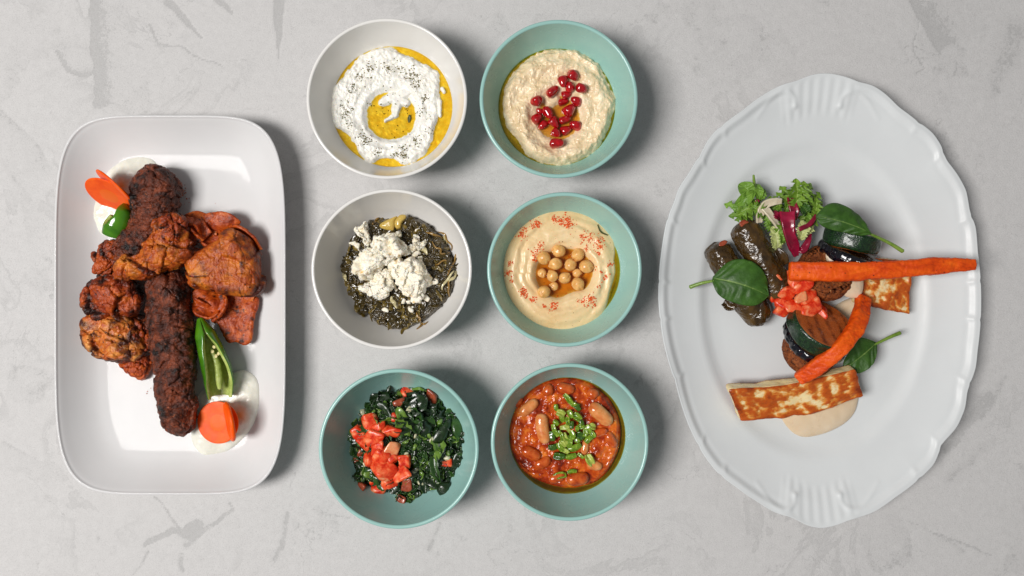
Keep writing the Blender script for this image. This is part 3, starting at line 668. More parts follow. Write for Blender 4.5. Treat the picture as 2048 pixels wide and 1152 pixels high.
for (x, y, s_, n) in [(525, 225, 12, 40), (600, 240, 22, 95), (560, 235, 14, 30), (610, 262, 16, 40), (405, 262, 16, 60), (385, 270, 14, 18), (310, 325, 18, 45), (330, 300, 10, 14), (430, 395, 14, 32), (400, 440, 16, 34), (385, 500, 9, 18), (232, 515, 9, 22), (220, 580, 12, 36), (235, 635, 10, 18), (320, 690, 10, 28), (318, 722, 12, 40), (375, 753, 12, 34), (520, 795, 14, 55), (457, 795, 7, 14), (715, 765, 12, 40), (760, 750, 14, 55), (785, 792, 8, 18), (700, 343, 7, 16), (760, 330, 14, 12), (820, 375, 14, 26), (820, 410, 8, 22), (740, 360, 40, 40), (790, 385, 30, 30), (725, 430, 10, 16), (815, 457, 6, 14), (890, 525, 12, 22), (830, 580, 7, 9), (855, 605, 10, 20), (810, 670, 14, 9), (490, 830, 7, 7), (740, 797, 5, 7), (680, 765, 10, 8), (590, 500, 140, 60)]:
    q = k_h(x, y); sp.append((q[0], q[1], s_ * 0.3038, n))
flakes(f_hum, sp, m_pap, 'paprika_sprinkle', hum, (0.00025, 0.0008), 5)
V, F = ribbon(np.array([f_hum.at(*k_h(805, 262)), f_hum.at(*k_h(825, 310)), f_hum.at(*k_h(872, 332))]) + [0, 0, .0006], [0.0004, 0.0008, 0.0004], 0.3, 0.0003, 14, 5, 0.5)
add('herb_shred', V, F, bpy.data.materials['herb_green'], hum)
m_chk = food('chickpea_skin', [(0.3, C(206, 146, 74)), (0.55, C(236, 184, 112)), (0.8, C(246, 208, 150))], 110, 3, rough=0.26, rvar=0.06, bumps=((420, 0.1, 0.0006),), sss=0.25, sssr=(0.003, 0.0016, 0.0008))
cv = []
for i in range(4):
    V, F = ico(4); x = V.copy(); V *= np.array([1.0, 0.93, 0.90])
    V += 0.10 * x * np.exp(-((x[:, 0] - 1) ** 2 + (x[:, 1] - .15) ** 2 + x[:, 2] ** 2) / 0.10)[:, None] * 2.2        # the beak
    V -= 0.16 * x * (np.exp(-(x[:, 1] / 0.16) ** 2) * sstep(0.2, 0.9, x[:, 0]) * sstep(-.5, .2, x[:, 2]))[:, None]     # groove beside it
    V *= (1 + 0.09 * fbm(x, 0.9, 3, 80 + i) - 0.03 * np.exp(-(fbm(x, 0.7, 2, 90 + i) / 0.05) ** 2))[:, None]; me = make_mesh('chickpea', V * 0.0062, F); me.materials.append(m_chk); cv.append(me)
for i, (x, y, a, s_, sub) in enumerate([(550, 435, 200, 1.0, 0), (452, 482, 40, 1.04, 0), (677, 458, 120, 1.0, 0), (530, 520, 170, 1.0, -.15), (628, 525, 300, .95, 0), (730, 538, 20, 1.05, -.1), (510, 600, 250, .92, 0), (442, 578, 90, .8, .5), (590, 612, 330, .92, .1), (672, 580, 10, .8, .55), (675, 650, 60, 1.0, -.05), (452, 703, 140, 1.0, -.1), (522, 668, 210, .8, .6)]):
    q = f_hum.at(*k_h(x, y)); q[2] = max(min(q[2], ZH + 0.002), ZH - 0.003) + 0.0062 * s_ * (0.85 - sub)
    place('chickpea', cv[i % 4], q, (rng.uniform(-.7, .7), rng.uniform(-.9, .5), -math.radians(a)), s_, None, 'boiled tan chickpea in the oily hollow of the hummus', 'chickpea', 'chickpeas on the hummus')

# ---------------------------------------------------------------- bean stew
ZS = 0.0265
def h_stw(px, py):
    r, t = polar(px, py, 1132, 869); wob = n2(px, py, 30, 4, 91)
    redge = 112 + 3 * wob - 6 * sstep(0.8, 0.2, adist(t, 1.75)) - 3 * sstep(0.9, 0.2, adist(t, 0.2)) - 2 * sstep(.6, .2, adist(t, -.7))
    m = sstep(redge + 2, redge - 9, r); l = n2(px, py, 22, 4, 92, 0.55)
    return ZS - 0.0015 + m * (0.0030 + 0.0030 * np.maximum(l, -0.12) + 0.0008 * n2(px, py, 12, 2, 94)) - 0.02 * sstep(redge, redge + 9, r)
f_stw = Field(b_stw, 1132, 869, 124, ZS, h_stw, 130, 320)
m_stw = food('tomato_sauce', [(0.32, C(96, 20, 4)), (0.44, C(158, 48, 8)), (0.55, C(198, 82, 16)), (0.68, C(228, 130, 44))], 75, 6, 0.6, 0.6, 0.2, 0.1, ((260, 0.3, 0.001), (700, 0.12, 0.0006)), sss=0.2, sssr=(0.002, 0.0006, 0.0004), coat=0.1, spec=0.4, specks=[(C(70, 20, 8), 380, 0.68, 0.04), (C(222, 118, 60), 300, 0.70, 0.05)])
stw = thing('bean_stew', (b_stw.c[0], b_stw.c[1], b_stw.zf), 'red tomato bean stew with an oily yellow edge', 'stew')
add('sauce', f_stw.V, f_stw.F, m_stw, stw)
oil_pool('edge_oil', f_stw, ZS - 0.0002, oil_mat('stew_oil', C(244, 226, 130), C(216, 176, 40)), stw, None, None, 100, 240)
k_s = crop(960, 715, 0.3038)
m_bean = food('bean_skin', [(0.3, C(194, 96, 40)), (0.5, C(220, 140, 78)), (0.75, C(238, 180, 124))], 90, 4, rough=0.2, rvar=0.06, bumps=((200, 0.1, 0.0008),), sss=0.25, sssr=(0.003, 0.0012, 0.0006), coat=0.3)
m_bean2 = food('sauced_bean_skin', [(0.3, C(156, 46, 8)), (0.5, C(196, 84, 24)), (0.75, C(222, 126, 58))], 120, 4, rough=0.2, rvar=0.06, bumps=((260, 0.2, 0.0008),), sss=0.2, sssr=(0.003, 0.0012, 0.0006), coat=0.3)
for i, (x, y, a, L_, w_, cl, up) in enumerate([(328, 336, 40, 76, 38, 0, .35), (780, 382, -42, 98, 50, 0, .5), (430, 462, 100, 105, 46, 0, .25), (560, 213, -12, 62, 36, 1, .3), (642, 806, 8, 76, 44, 1, .45), (740, 246, 0, 40, 38, 1, .35), (748, 716, -15, 56, 32, 0, .25), (697, 590, 82, 48, 24, 0, .6), (455, 218, 60, 44, 36, 1, .25), (850, 545, -60, 60, 34, 1, .2), (330, 640, -25, 70, 40, 1, .2), (510, 795, 20, 60, 34, 1, .2), (620, 472, 0, 28, 26, 1, 1.1), (255, 300, 40, 40, 26, 1, .2), (790, 500, 15, 55, 30, 1, .2), (420, 700, 30, 62, 36, 1, .15)]):
    q = f_stw.at(*k_s(x, y)); ln = LN(L_ * .3038, ZS); w = LN(w_ * .3038, ZS); an = math.radians(a); d = np.array([math.cos(an), math.sin(an), 0]); n = np.array([-d[1], d[0], 0])
    q = q + [0, 0, w * up * 0.8]; bend = ln * 0.16
    V, F = tube(np.array([q - d * ln * .95 , q - d * ln * .45 + n * bend, q + d * ln * .45 + n * bend, q + d * ln * .95]), [w * .85, w * 1.0, w * .97, w * .85], 40, 28, 1.05, 0.85)
    V = disp(V, F, [(0.012, 0.0006, 2, False)], i)
    add('butter_bean' if cl == 0 else 'bean', V, F, (m_bean, m_bean2)[cl], None, ('pale butter bean half sunk in the red stew' if cl == 0 else 'red sauced bean half sunk in the red stew'), 'bean', ('pale beans in the stew' if cl == 0 else 'sauced beans in the stew'))
m_gp = food('green_pepper_flesh', [(0.3, C(76, 108, 18)), (0.5, C(116, 148, 36)), (0.7, C(176, 192, 84))], 220, 3, rough=0.22, rvar=0.08, bumps=((500, 0.15, 0.0006),), sss=0.2, sssr=(0.002, 0.002, 0.0006), coat=0.3)
m_gd = food('green_pepper_skin', [(0.3, C(44, 76, 16)), (0.6, C(66, 102, 24)), (0.8, C(90, 124, 32))], 220, 3, rough=0.2, rvar=0.08, bumps=((500, 0.1, 0.0006),), coat=0.3)
m_gy = food('pale_pepper_flesh', [(0.3, C(130, 150, 50)), (0.55, C(172, 184, 84)), (0.8, C(206, 208, 124))], 220, 3, rough=0.3, rvar=0.08, bumps=((400, 0.25, 0.0008),))
gspots = [(580, 270, 50, 55, 16), (630, 320, 48, 40, 18), (505, 325, 80, 26, 16), (530, 360, 20, 34, 22), (590, 365, 70, 34, 20), (635, 385, 40, 36, 26), (655, 430, 80, 38, 18), (495, 470, 68, 55, 16), (560, 440, -25, 48, 18), (540, 395, 50, 30, 20), (600, 500, 75, 34, 18), (655, 510, 30, 34, 24), (700, 470, 70, 36, 26), (735, 450, 20, 26, 22), (712, 535, -30, 34, 24), (570, 520, 10, 28, 18), (480, 575, -15, 44, 22), (530, 580, 70, 38, 24), (555, 545, -20, 34, 18), (620, 585, -20, 62, 26), (595, 640, -10, 46, 18), (520, 640, 5, 44, 24), (660, 640, 40, 30, 14), (720, 665, 65, 48, 26), (525, 775, -12, 54, 20), (605, 745, -10, 40, 12), (470, 510, 80, 40, 20), (740, 500, 60, 26, 16), (560, 610, 30, 26, 16), (500, 420, 40, 26, 16)] + [(int(rng.normal(595, 62)), int(rng.normal(490, 88)), int(rng.uniform(0, 180)), int(rng.uniform(20, 36)), int(rng.uniform(12, 20))) for _ in range(16)]
for i, (x, y, a, L_, w_) in enumerate(gspots):
    q = f_stw.at(*k_s(x, y)); cen = math.hypot(x - 590, y - 490); q[2] += 0.0022 + 0.0040 * max(0, 1 - cen / 210) + rng.uniform(0, 0.0008)
    ln = LN(L_ * .3038) * 1.45; w = LN(w_ * .3038) * 0.92; an = math.radians(-a); d = np.array([math.cos(an), math.sin(an), rng.uniform(-.12, .12)]); n = np.array([-d[1], d[0], 0])
    V, F = ribbon(np.array([q - d * ln * .55, q + n * ln * rng.uniform(-.15, .15) + [0, 0, .0006], q + d * ln * .55]), [w * .7, w, w * .95, w * .7], (rng.uniform(-.5, .5), rng.uniform(-.5, .5)), 0.0015, 18, 9, rng.uniform(-.9, .9), 0.0026, i)
    add('pepper_piece', V, F, (m_gp, m_gd, m_gp, m_gy, m_gp)[i % 5], None, 'small chopped green pepper piece on the red bean stew', 'pepper piece', 'chopped green pepper on the stew')

# ---------------------------------------------------------------- stewed greens with white cheese
ZG = 0.0245
gout = np.array([(686, 500), (700, 470), (716, 448), (745, 436), (790, 432), (830, 427), (855, 440), (880, 462), (900, 485), (915, 520), (919, 560), (910, 595), (890, 615), (862, 640), (820, 664), (790, 668), (755, 655), (732, 632), (708, 630), (702, 605), (685, 575), (678, 540)], float)
gr_, ga_ = np.hypot(gout[:, 0] - 799, gout[:, 1] - 550), np.arctan2(gout[:, 1] - 550, gout[:, 0] - 799); _o = np.argsort(ga_); ga_, gr_ = ga_[_o], gr_[_o]
def h_grn(px, py):
    r, t = polar(px, py, 799, 550); redge = np.interp(t, ga_, gr_, period=2 * np.pi) + 4 * n2(px, py, 9, 3, 101)
    ax = px + 14 * n2(px, py, 30, 3, 102); ay = py + 14 * n2(px, py, 30, 3, 103)
    m = sstep(redge + 3, redge - 14, r)
    return ZG - 0.016 + m * (0.0185 + 0.0035 * sstep(110, 30, r) + 0.0040 * n2(ax, ay, 38, 3, 104) + 0.0026 * n2(ax, ay, 12, 3, 105, 0.6, True) + 0.0014 * n2(ax, ay, 5, 3, 106, 0.6))
f_grn = Field(b_grn, 799, 550, 130, ZG, h_grn, 170, 380)
m_grn = food('stewed_leaf', [(0.25, C(22, 16, 5)), (0.45, C(50, 40, 14)), (0.62, C(78, 62, 24)), (0.82, C(112, 90, 38))], 190, 6, 0.65, 0.8, 0.20, 0.1, ((380, 0.6, 0.0012), (900, 0.5, 0.0008)), coat=0.4)
grn = thing('stewed_greens', (b_grn.c[0], b_grn.c[1], b_grn.zf), 'dark brown green stewed leaves heaped in a white bowl', 'greens')
add('leaf_mass', f_grn.V, f_grn.F, m_grn, grn)
m_str = [food('leaf_strand_%s' % n, [(0.3, C(*a)), (0.7, C(*b))], 150, 4, rough=0.2, rvar=0.08, bumps=((500, 0.3, 0.0006),), coat=0.35) for n, a, b in (('dark', (36, 29, 9), (74, 60, 22)), ('olive', (80, 66, 24), (122, 102, 44)), ('tan', (118, 86, 34), (158, 124, 58)), ('pale', (176, 164, 118), (206, 196, 154)))]
r_ = np.random.default_rng(11); bulk = {0: [], 1: []}
def strand(field, x, y, L_, w, a, bend, lift, thick=0.0007, nu=16):
    d = np.array([math.cos(a), math.sin(a)]); n = np.array([-d[1], d[0]]); u = np.linspace(-.5, .5, 5)
    q = np.array([x, y]) + np.outer(u * L_, d) + np.outer((u ** 2 - .12) * bend * L_, n) + r_.normal(size=(5, 2)) * L_ * 0.05
    p = field.pts(q[:, 0], q[:, 1]); p[:, 2] += lift + r_.uniform(-0.0003, 0.0006, 5); p[0, 2] -= 0.001; p[-1, 2] -= 0.001
    return ribbon(p, [w * .4, w, w * .9, w * .3], (r_.uniform(-.8, .8), r_.uniform(-.8, .8)), thick, nu, 5, r_.uniform(-.6, .6), 0.0008, int(r_.integers(99)))
def in_out(field_ang, field_r, x, y, cx, cy, k):
    return math.hypot(x - cx, y - cy) < k * np.interp(math.atan2(y - cy, x - cx), field_ang, field_r, period=2 * np.pi)
cnt = 0
while cnt < 260:
    x, y = r_.uniform(675, 922), r_.uniform(425, 670)
    if not in_out(ga_, gr_, x, y, 799, 550, 0.93): continue
    bulk[int(r_.random() < 0.3)].append(strand(f_grn, x, y, r_.uniform(12, 30), LN(r_.uniform(2.5, 7.0)), r_.uniform(0, 6.3), r_.uniform(-1, 1), 0.0003)); cnt += 1
for k in (0, 1): V, F = join(bulk[k]); add('leaf_shreds', V, F, m_str[k], grn, kind='stuff')
for (x, y, L_, w, a, bd, mk) in [(893, 480, 46, 1.6, 0.9, .5, 2), (905, 530, 44, 2.0, 2.0, .4, 2), (895, 560, 50, 2.2, -1.0, .5, 3), (880, 500, 40, 1.6, 0.6, -.5, 2), (898, 575, 36, 1.6, 1.5, .5, 2), (870, 470, 34, 1.8, .3, .4, 2), (886, 526, 30, 1.5, -.3, .7, 2), (845, 650, 26, 1.8, -.6, .4, 2), (838, 635, 22, 2, 1.2, .2, 2), (890, 480, 20, 4, 1.2, .1, 3), (690, 552, 20, 4.5, 1.1, .2, 3), (720, 622, 26, 7, .9, .2, 1), (790, 605, 26, 4, 1.2, .2, 3), (752, 441, 18, 3, -1.0, .3, 2), (905, 555, 26, 3.4, 2.2, .2, 3), (875, 537, 22, 4, .2, .2, 1), (848, 500, 20, 5, .8, .2, 3), (700, 500, 20, 2, 1.8, .3, 1), (808, 620, 20, 3, 1.6, .2, 1)]:
    V, F = strand(f_grn, x, y, L_, LN(w), a, bd, 0.0026, 0.001, 26); add('onion_strand', V, F, m_str[mk], grn)
m_gar = food('soft_onion', [(0.3, C(176, 146, 62)), (0.6, C(204, 176, 96)), (0.8, C(220, 200, 136))], 70, 3, rough=0.2, bumps=((200, .1, .001),), sss=0.3, sssr=(0.003, 0.002, 0.001))
k_g = crop(600, 370, 0.3038)
for i, (pts, H) in enumerate([([(525, 262), (550, 240), (600, 218), (640, 205), (630, 240), (622, 280), (610, 300), (560, 292), (530, 280)], .003), ([(622, 240), (655, 200), (690, 195), (700, 215), (672, 250), (660, 285), (630, 285)], .0035)]):
    q = [k_g(*p) for p in pts]; z = f_grn.at(*np.mean(q, 0))[2] + 0.0015
    V, F, A = pillow(q, z, H, 0.002, 3, .6, 60, 14); V = disp(V, F, [(0.01, 0.0006, 3, False)], i); add('onion_piece', V, F, m_gar, grn)
m_feta = food('white_cheese', [(0.3, C(234, 216, 178)), (0.48, C(245, 238, 220)), (0.8, C(249, 246, 238))], 130, 5, 0.6, 0.5, 0.55, 0.1, ((500, 0.5, 0.0012), (1300, 0.4, 0.0006)), sss=0.25, sssr=(0.002, 0.0014, 0.001), specks=[(C(232, 190, 108), 120, 0.60, 0.12)])
def cheese(pts, H, tilt, seed, label, lift=0.002, p=5):
    q = [k_g(*a) for a in pts]; z = f_grn.at(*np.mean(q, 0))[2] + lift
    V, F, A = pillow(q, z, H, 0.005, p, .5, 200, 44, tilt)
    V, e = crack(V, F, max(8, int(len(q) * 1.6)), seed + 50, 0.0012, 0.0006, 0.5); V, e = crack(V, F, 110, seed + 90, 0.0008, 0.0005, 0.4); V = disp(V, F, [(0.012, 0.0010, 2, False), (0.0032, 0.0013, 3, False), (0.0014, .0006, 2, False)], seed)
    add('cheese_chunk', V, F, m_feta, None, label, 'cheese', 'white cheese crumbled on the greens')
cheese([(360, 300), (400, 265), (430, 243), (445, 270), (455, 310), (475, 345), (470, 400), (455, 420), (435, 400), (410, 360), (385, 335)], .0065, (0, .1), 1, 'narrow upright white cheese crumb beside the big cheese slab')
cheese([(358, 545), (378, 480), (400, 430), (470, 410), (500, 365), (550, 340), (600, 322), (655, 330), (665, 380), (710, 400), (715, 450), (680, 475), (620, 505), (560, 545), (500, 575), (450, 605), (400, 625), (370, 600)], .013, (0.10, .05), 2, 'largest white cheese slab lying across the dark greens', .003)
cheese([(380, 685), (400, 660), (455, 640), (500, 590), (545, 555), (590, 550), (640, 660), (590, 690), (585, 735), (520, 745), (460, 750), (420, 725)], .009, (0.15, -.1), 3, 'wedge of white cheese below the largest slab', .002, 4)
cheese([(592, 540), (620, 515), (700, 480), (770, 475), (800, 500), (835, 560), (862, 625), (845, 680), (800, 735), (740, 750), (690, 720), (660, 680), (630, 620), (605, 580)], .014, (-0.06, .12), 4, 'square white cheese chunk with an oil stained top', .003, 7)
cheese([(700, 420), (735, 385), (750, 325), (775, 335), (790, 370), (828, 375), (815, 410), (775, 430), (740, 460), (712, 450)], .006, (0.1, .0), 5, 'small ragged white cheese crumb at the end of the slab')
cheese([(550, 340), (590, 320), (660, 310), (655, 345), (600, 360), (560, 365)], .010, (0, 0), 6, 'thin ragged cheese crumb on the top edge of the slab', .004)
for i, (x, y, s_) in enumerate([(362, 385, 18), (388, 400, 18), (892, 636, 17), (835, 745, 20), (570, 820, 18), (735, 815, 14), (690, 765, 14), (720, 770, 12), (795, 768, 9), (770, 455, 20), (800, 480, 14), (745, 805, 8), (640, 690, 10), (775, 300, 10), (575, 790, 9)]):
    q = f_grn.at(*k_g(x, y)); w = LN(s_ * .3038); V, F = facet(6, 300 + i, 3, 8, (w * 1.2, w * .85, w * .8), .25); V = disp(V, F, [(0.002, 0.0004, 2, False)], i)
    add('cheese_crumb', V @ rotm((0, 0, rng.uniform(0, 6))).T + q + [0, 0, w * .6], F, m_feta, None, 'tiny white cheese crumb fallen on the dark greens', 'cheese', 'loose cheese crumbs on the greens')

# ---------------------------------------------------------------- parsley salad with tomato
ZA = 0.0245; k_t = crop(620, 720, 0.3038)
tout = np.array([k_t(*p) for p in [(235, 500), (250, 430), (300, 370), (350, 290), (400, 250), (500, 215), (560, 195), (640, 185), (730, 190), (800, 215), (850, 260), (880, 310), (940, 350), (1000, 430), (1020, 500), (1000, 560), (1015, 640), (960, 740), (930, 800), (890, 865), (820, 850), (760, 880), (690, 920), (620, 935), (560, 910), (500, 880), (420, 850), (340, 830), (300, 780), (285, 700), (275, 600)]])
ta_, tr_ = np.arctan2(tout[:, 1] - 890, tout[:, 0] - 808), np.hypot(tout[:, 0] - 808, tout[:, 1] - 890); _o = np.argsort(ta_); ta_, tr_ = ta_[_o], tr_[_o]
def h_tab(px, py):
    r, t = polar(px, py, 808, 890); redge = np.interp(t, ta_, tr_, period=2 * np.pi) - 6 + 4 * n2(px, py, 9, 3, 121)
    m = sstep(redge + 2, redge - 22, r)
    return ZA - 0.016 + m * (0.0165 + 0.0065 * sstep(115, 10, np.hypot(px - 800, py - 890)) + 0.0030 * n2(px, py, 30, 3, 122) + 0.0022 * n2(px, py, 10, 3, 123))
f_tab = Field(b_tab, 808, 890, 126, ZA, h_tab, 100, 220)
m_tb = [food('parsley_%s' % n, [(0.3, C(*a)), (0.7, C(*b))], 120, 4, rough=0.28, rvar=0.1, bumps=((500, 0.35, 0.0006),), coat=0.25) for n, a, b in (('dark', (14, 30, 12), (30, 54, 20)), ('mid', (32, 62, 22), (52, 84, 30)), ('light', (78, 110, 36), (116, 146, 58)), ('base', (8, 16, 7), (20, 34, 14)))]
tab = thing('parsley_salad', (b_tab.c[0], b_tab.c[1], b_tab.zf), 'dark green chopped parsley salad heaped in a teal bowl', 'salad')
add('salad_mass', f_tab.V, f_tab.F, m_tb[3], tab)
def leaf_bit(L_, w, seed, jag=0.25):
    r = np.random.default_rng(seed); nu, nv = 9, 5; u = np.linspace(0, 1, nu); v = np.linspace(-1, 1, nv); W_ = w * np.sin(np.pi * np.clip(u * .92 + .05, 0, 1)) ** .6 * (1 + jag * r.normal(size=nu).clip(-1, 1))
    G = np.zeros((nu, nv, 3)); G[:, :, 0] = (u - .5)[:, None] * L_; G[:, :, 1] = W_[:, None] * v + (u ** 2)[:, None] * L_ * r.uniform(-.3, .3)
    G[:, :, 2] = r.uniform(-.5, .9) * w * v ** 2 + (r.uniform(-1.0, .4) * L_ * (u - .5) ** 2)[:, None] + r.normal(size=(nu, nv)) * w * .06
    return sheet(G, 0.0004)
def scatter_bits(n, lo, hi, seed, lift, kmax=0.97):
    r = np.random.default_rng(seed); out = []
    while len(out) < n:
        x, y = r.uniform(690, 935), r.uniform(772, 1012)
        if not in_out(ta_, tr_, x, y, 808, 890, kmax): continue
        L_ = LN(r.uniform(lo, hi)); V, F = leaf_bit(L_, L_ * r.uniform(.16, .45), int(r.integers(1e6))); V = V @ rotm((r.uniform(-.6, .6), r.uniform(-.6, .6), r.uniform(0, 6.3))).T
        out.append((V + f_tab.at(x, y) + [0, 0, lift + r.uniform(0, 0.003)], F))
    return out
for k, n, sd in ((0, 620, 1), (1, 420, 2), (2, 130, 3)):
    V, F = join(scatter_bits(n, 9, 26, sd, 0.0005)); add('chopped_parsley', V, F, m_tb[k], tab, kind='stuff')
for i, (V, F) in enumerate(scatter_bits(80, 24, 44, 77, 0.0028, 0.92)): add('parsley_leaf', V, F, m_tb[(0, 1, 1, 0, 1, 2)[i % 6]], tab)
for (x, y, L_, w, a) in [(850, 610, 210, 55, 100), (985, 445, 170, 36, 60), (720, 300, 150, 60, -30), (740, 440, 160, 60, 60), (880, 480, 180, 44, -35), (500, 270, 130, 50, 20), (815, 690, 190, 30, 95), (900, 830, 110, 50, -30), (970, 650, 130, 34, -60), (440, 265, 110, 50, -20), (330, 590, 110, 40, 50), (520, 195, 60, 14, -50), (930, 720, 130, 26, -50), (620, 435, 130, 40, 10)]:
    p = k_t(x, y); V, F = leaf_bit(LN(L_ * .3038), LN(w * .3038), int(x), .15); q = f_tab.at(*p)
    add('parsley_leaf', V @ rotm((rng.uniform(-.25, .25), rng.uniform(-.2, .2), -math.radians(a))).T + q + [0, 0, .0062], F, m_tb[int(x) % 2], tab)
V, F = strand(f_tab, *k_t(720, 200), 28, LN(3), 0.15, .1, .004, .002, 20); add('parsley_stalk', V, F, m_tb[2], tab)
m_on = food('chopped_onion', [(0.3, C(176, 170, 130)), (0.6, C(206, 204, 174)), (0.8, C(222, 214, 200))], 200, 3, rough=0.25, sss=.3, sssr=(.002, .002, .001))
r2 = np.random.default_rng(5)
for i, (x, y) in enumerate([(500, 290), (720, 340), (700, 490), (790, 490), (805, 515), (700, 715), (740, 730), (735, 800), (780, 810), (430, 330), (375, 680), (300, 545), (850, 770), (400, 420), (640, 610), (860, 400), (940, 390), (340, 350), (690, 880), (660, 320), (905, 640), (770, 835), (560, 880), (350, 740)]):
    p = k_t(x, y); w = LN(r2.uniform(3.0, 6.0)); V, F = facet(4, 500 + i, 2, 9, (w * 1.3, w * .8, w * .7)); q = f_tab.at(*p)
    add('onion_bit', V @ rotm((r2.uniform(-.5, .5), r2.uniform(-.5, .5), r2.uniform(0, 6))).T + q + [0, 0, .0042], F, m_on if i % 3 else m_tb[2], tab)
m_tom = food('tomato_flesh', [(0.33, C(194, 34, 10)), (0.46, C(220, 66, 30)), (0.57, C(236, 112, 66)), (0.72, C(244, 172, 126))], 150, 4, 0.55, 0.4, rough=0.3, rvar=0.1, bumps=((240, 0.2, 0.001), (600, .15, .0006)), spec=0.4, sss=0.4, sssr=(0.004, 0.0014, 0.0008))
m_tomp = food('pale_tomato_core', [(0.3, C(222, 110, 66)), (0.55, C(234, 160, 112)), (0.8, C(240, 190, 146))], 110, 3, rough=0.2, rvar=0.06, bumps=((240, 0.12, 0.001),), sss=0.4, sssr=(0.004, 0.002, 0.001))
m_tomb = food('dressed_tomato', [(0.3, C(120, 44, 26)), (0.6, C(170, 84, 56)), (0.8, C(190, 108, 78))], 110, 4, rough=0.22, bumps=((300, .2, .001),), sss=0.2, sssr=(0.003, 0.001, 0.001))
def dice(q, dims, rot, seed, mat, name, label, group, cat='tomato'):
    V, F = facet(3, seed, 4, 8, dims, 0.16); V = disp(V, F, [(0.006, 0.0007, 3, False)], seed)
    return add(name, V @ rotm(rot).T + q, F, mat, None, label, cat, group)
for i, (x, y, s_, dz, mk) in enumerate([(415, 395, 60, .004, 0), (325, 472, 56, .003, 0), (443, 500, 70, .0075, 0), (540, 460, 58, .005, 0), (375, 535, 46, .003, 0), (490, 610, 62, .0085, 0), (565, 565, 48, .006, 1), (420, 645, 60, .005, 0), (505, 695, 70, .008, 0), (640, 650, 48, .005, 0), (605, 725, 56, .006, 0), (430, 790, 42, .003, 0), (525, 790, 52, .0045, 0), (640, 815, 44, .003, 2), (465, 430, 44, .006, 0), (455, 565, 50, .006, 0), (560, 620, 44, .005, 0), (560, 770, 40, .004, 0)]):
    p = k_t(x, y); q = f_tab.at(*p); w = LN(s_ * .3038) * .84
    dice(q + [0, 0, dz * .85 + .0012], (w * rng.uniform(.95, 1.2), w * rng.uniform(.75, 1), w * rng.uniform(.55, .75)), (rng.uniform(-.5, .5), rng.uniform(-.5, .5), rng.uniform(0, 3.1)), 700 + i, (m_tom, m_tomp, m_tomb)[mk], 'tomato_dice', ('bright red diced tomato heaped on the parsley salad', 'pale cored tomato dice on the tomato heap of the parsley salad', 'brownish tomato dice at the foot of the red heap')[mk], 'tomato dice heaped on the parsley salad' if mk == 0 else None)
for i, (x, y, s_, lb) in enumerate([(805, 250, 46, 'salmon tomato dice stuck on the edge of the parsley salad'), (590, 278, 36, None), (630, 215, 42, None), (350, 822, 30, None), (455, 855, 42, None), (605, 915, 30, None), (560, 370, 28, None), (300, 660, 26, None), (905, 670, 34, None), (350, 590, 30, None), (745, 420, 24, None)]):
    p = k_t(x, y); q = f_tab.at(*p); w = LN(s_ * .3038) * .95
    if i == 0: dice(q + [0, 0, .005], (w * .75, w * 1.1, w * .7), (0.3, -.3, -.2), 800, m_tomb, 'tomato_dice', lb, None)
    else:
        V, F = facet(3, 820 + i, 3, 12, (w, w * .75, w * .6), .16); add('tomato_bit', V @ rotm((rng.uniform(-.4, .4), rng.uniform(-.4, .4), rng.uniform(0, 3))).T + q + [0, 0, .0032], F, m_tomb if i % 2 else m_tom, tab)

# ================================================================== grilled meats on the rectangular plate
k1 = crop(90, 210, 0.3471); k2 = crop(90, 600, 0.3471)
m_keb = food('charred_mince', [(0.25, C(28, 12, 7)), (0.42, C(68, 28, 14)), (0.55, C(112, 50, 25)), (0.68, C(148, 72, 38)), (0.82, C(182, 104, 60))], 95, 8, 0.7, 0.9, 0.40, 0.14, ((240, 0.8, 0.002), (650, 0.8, 0.0014), (1500, 0.4, 0.0006)), spec=0.42,
             attrs=[('char_dark', C(20, 10, 7), 0.56, 0.80, 0.5, 130)], specks=[(C(168, 92, 52), 330, 0.68, 0.05), (C(16, 9, 8), 210, 0.62, 0.1)])
m_chk1 = food('spiced_chicken', [(0.26, C(94, 28, 4)), (0.42, C(162, 66, 10)), (0.56, C(198, 104, 24)), (0.70, C(222, 138, 46)), (0.84, C(236, 174, 86))], 75, 8, 0.65, 0.8, 0.42, 0.12, ((190, 0.5, 0.002), (520, 0.55, 0.0012)), spec=0.45,
              attrs=[('char_dark', C(70, 22, 6), 0.52, 0.80, 0.55, 110)], specks=[(C(50, 24, 14), 380, 0.66, 0.05), (C(160, 52, 10), 120, 0.66, 0.12)])
m_chk2 = food('dark_chicken', [(0.26, C(62, 18, 4)), (0.42, C(134, 44, 8)), (0.56, C(180, 76, 16)), (0.70, C(208, 108, 30)), (0.84, C(226, 140, 54))], 75, 8, 0.65, 0.8, 0.4, 0.12, ((190, 0.6, 0.002), (520, 0.6, 0.0012)), spec=0.45,
              attrs=[('char_dark', C(40, 13, 5), 0.50, 0.76, 0.55, 110)], specks=[(C(34, 16, 10), 380, 0.64, 0.06)])
m_chk3 = food('pale_grilled_chicken', [(0.26, C(132, 50, 10)), (0.42, C(190, 92, 26)), (0.56, C(218, 136, 58)), (0.70, C(232, 166, 88)), (0.84, C(240, 190, 122))], 85, 8, 0.65, 1.0, 0.34, 0.12, ((190, 0.5, 0.002), (520, 0.55, 0.0012)), spec=0.45,
              attrs=[('char_dark', C(70, 28, 12), 0.50, 0.72, 0.6, 120)], specks=[(C(44, 22, 14), 300, 0.66, 0.05), (C(170, 58, 18), 100, 0.60, 0.15)])
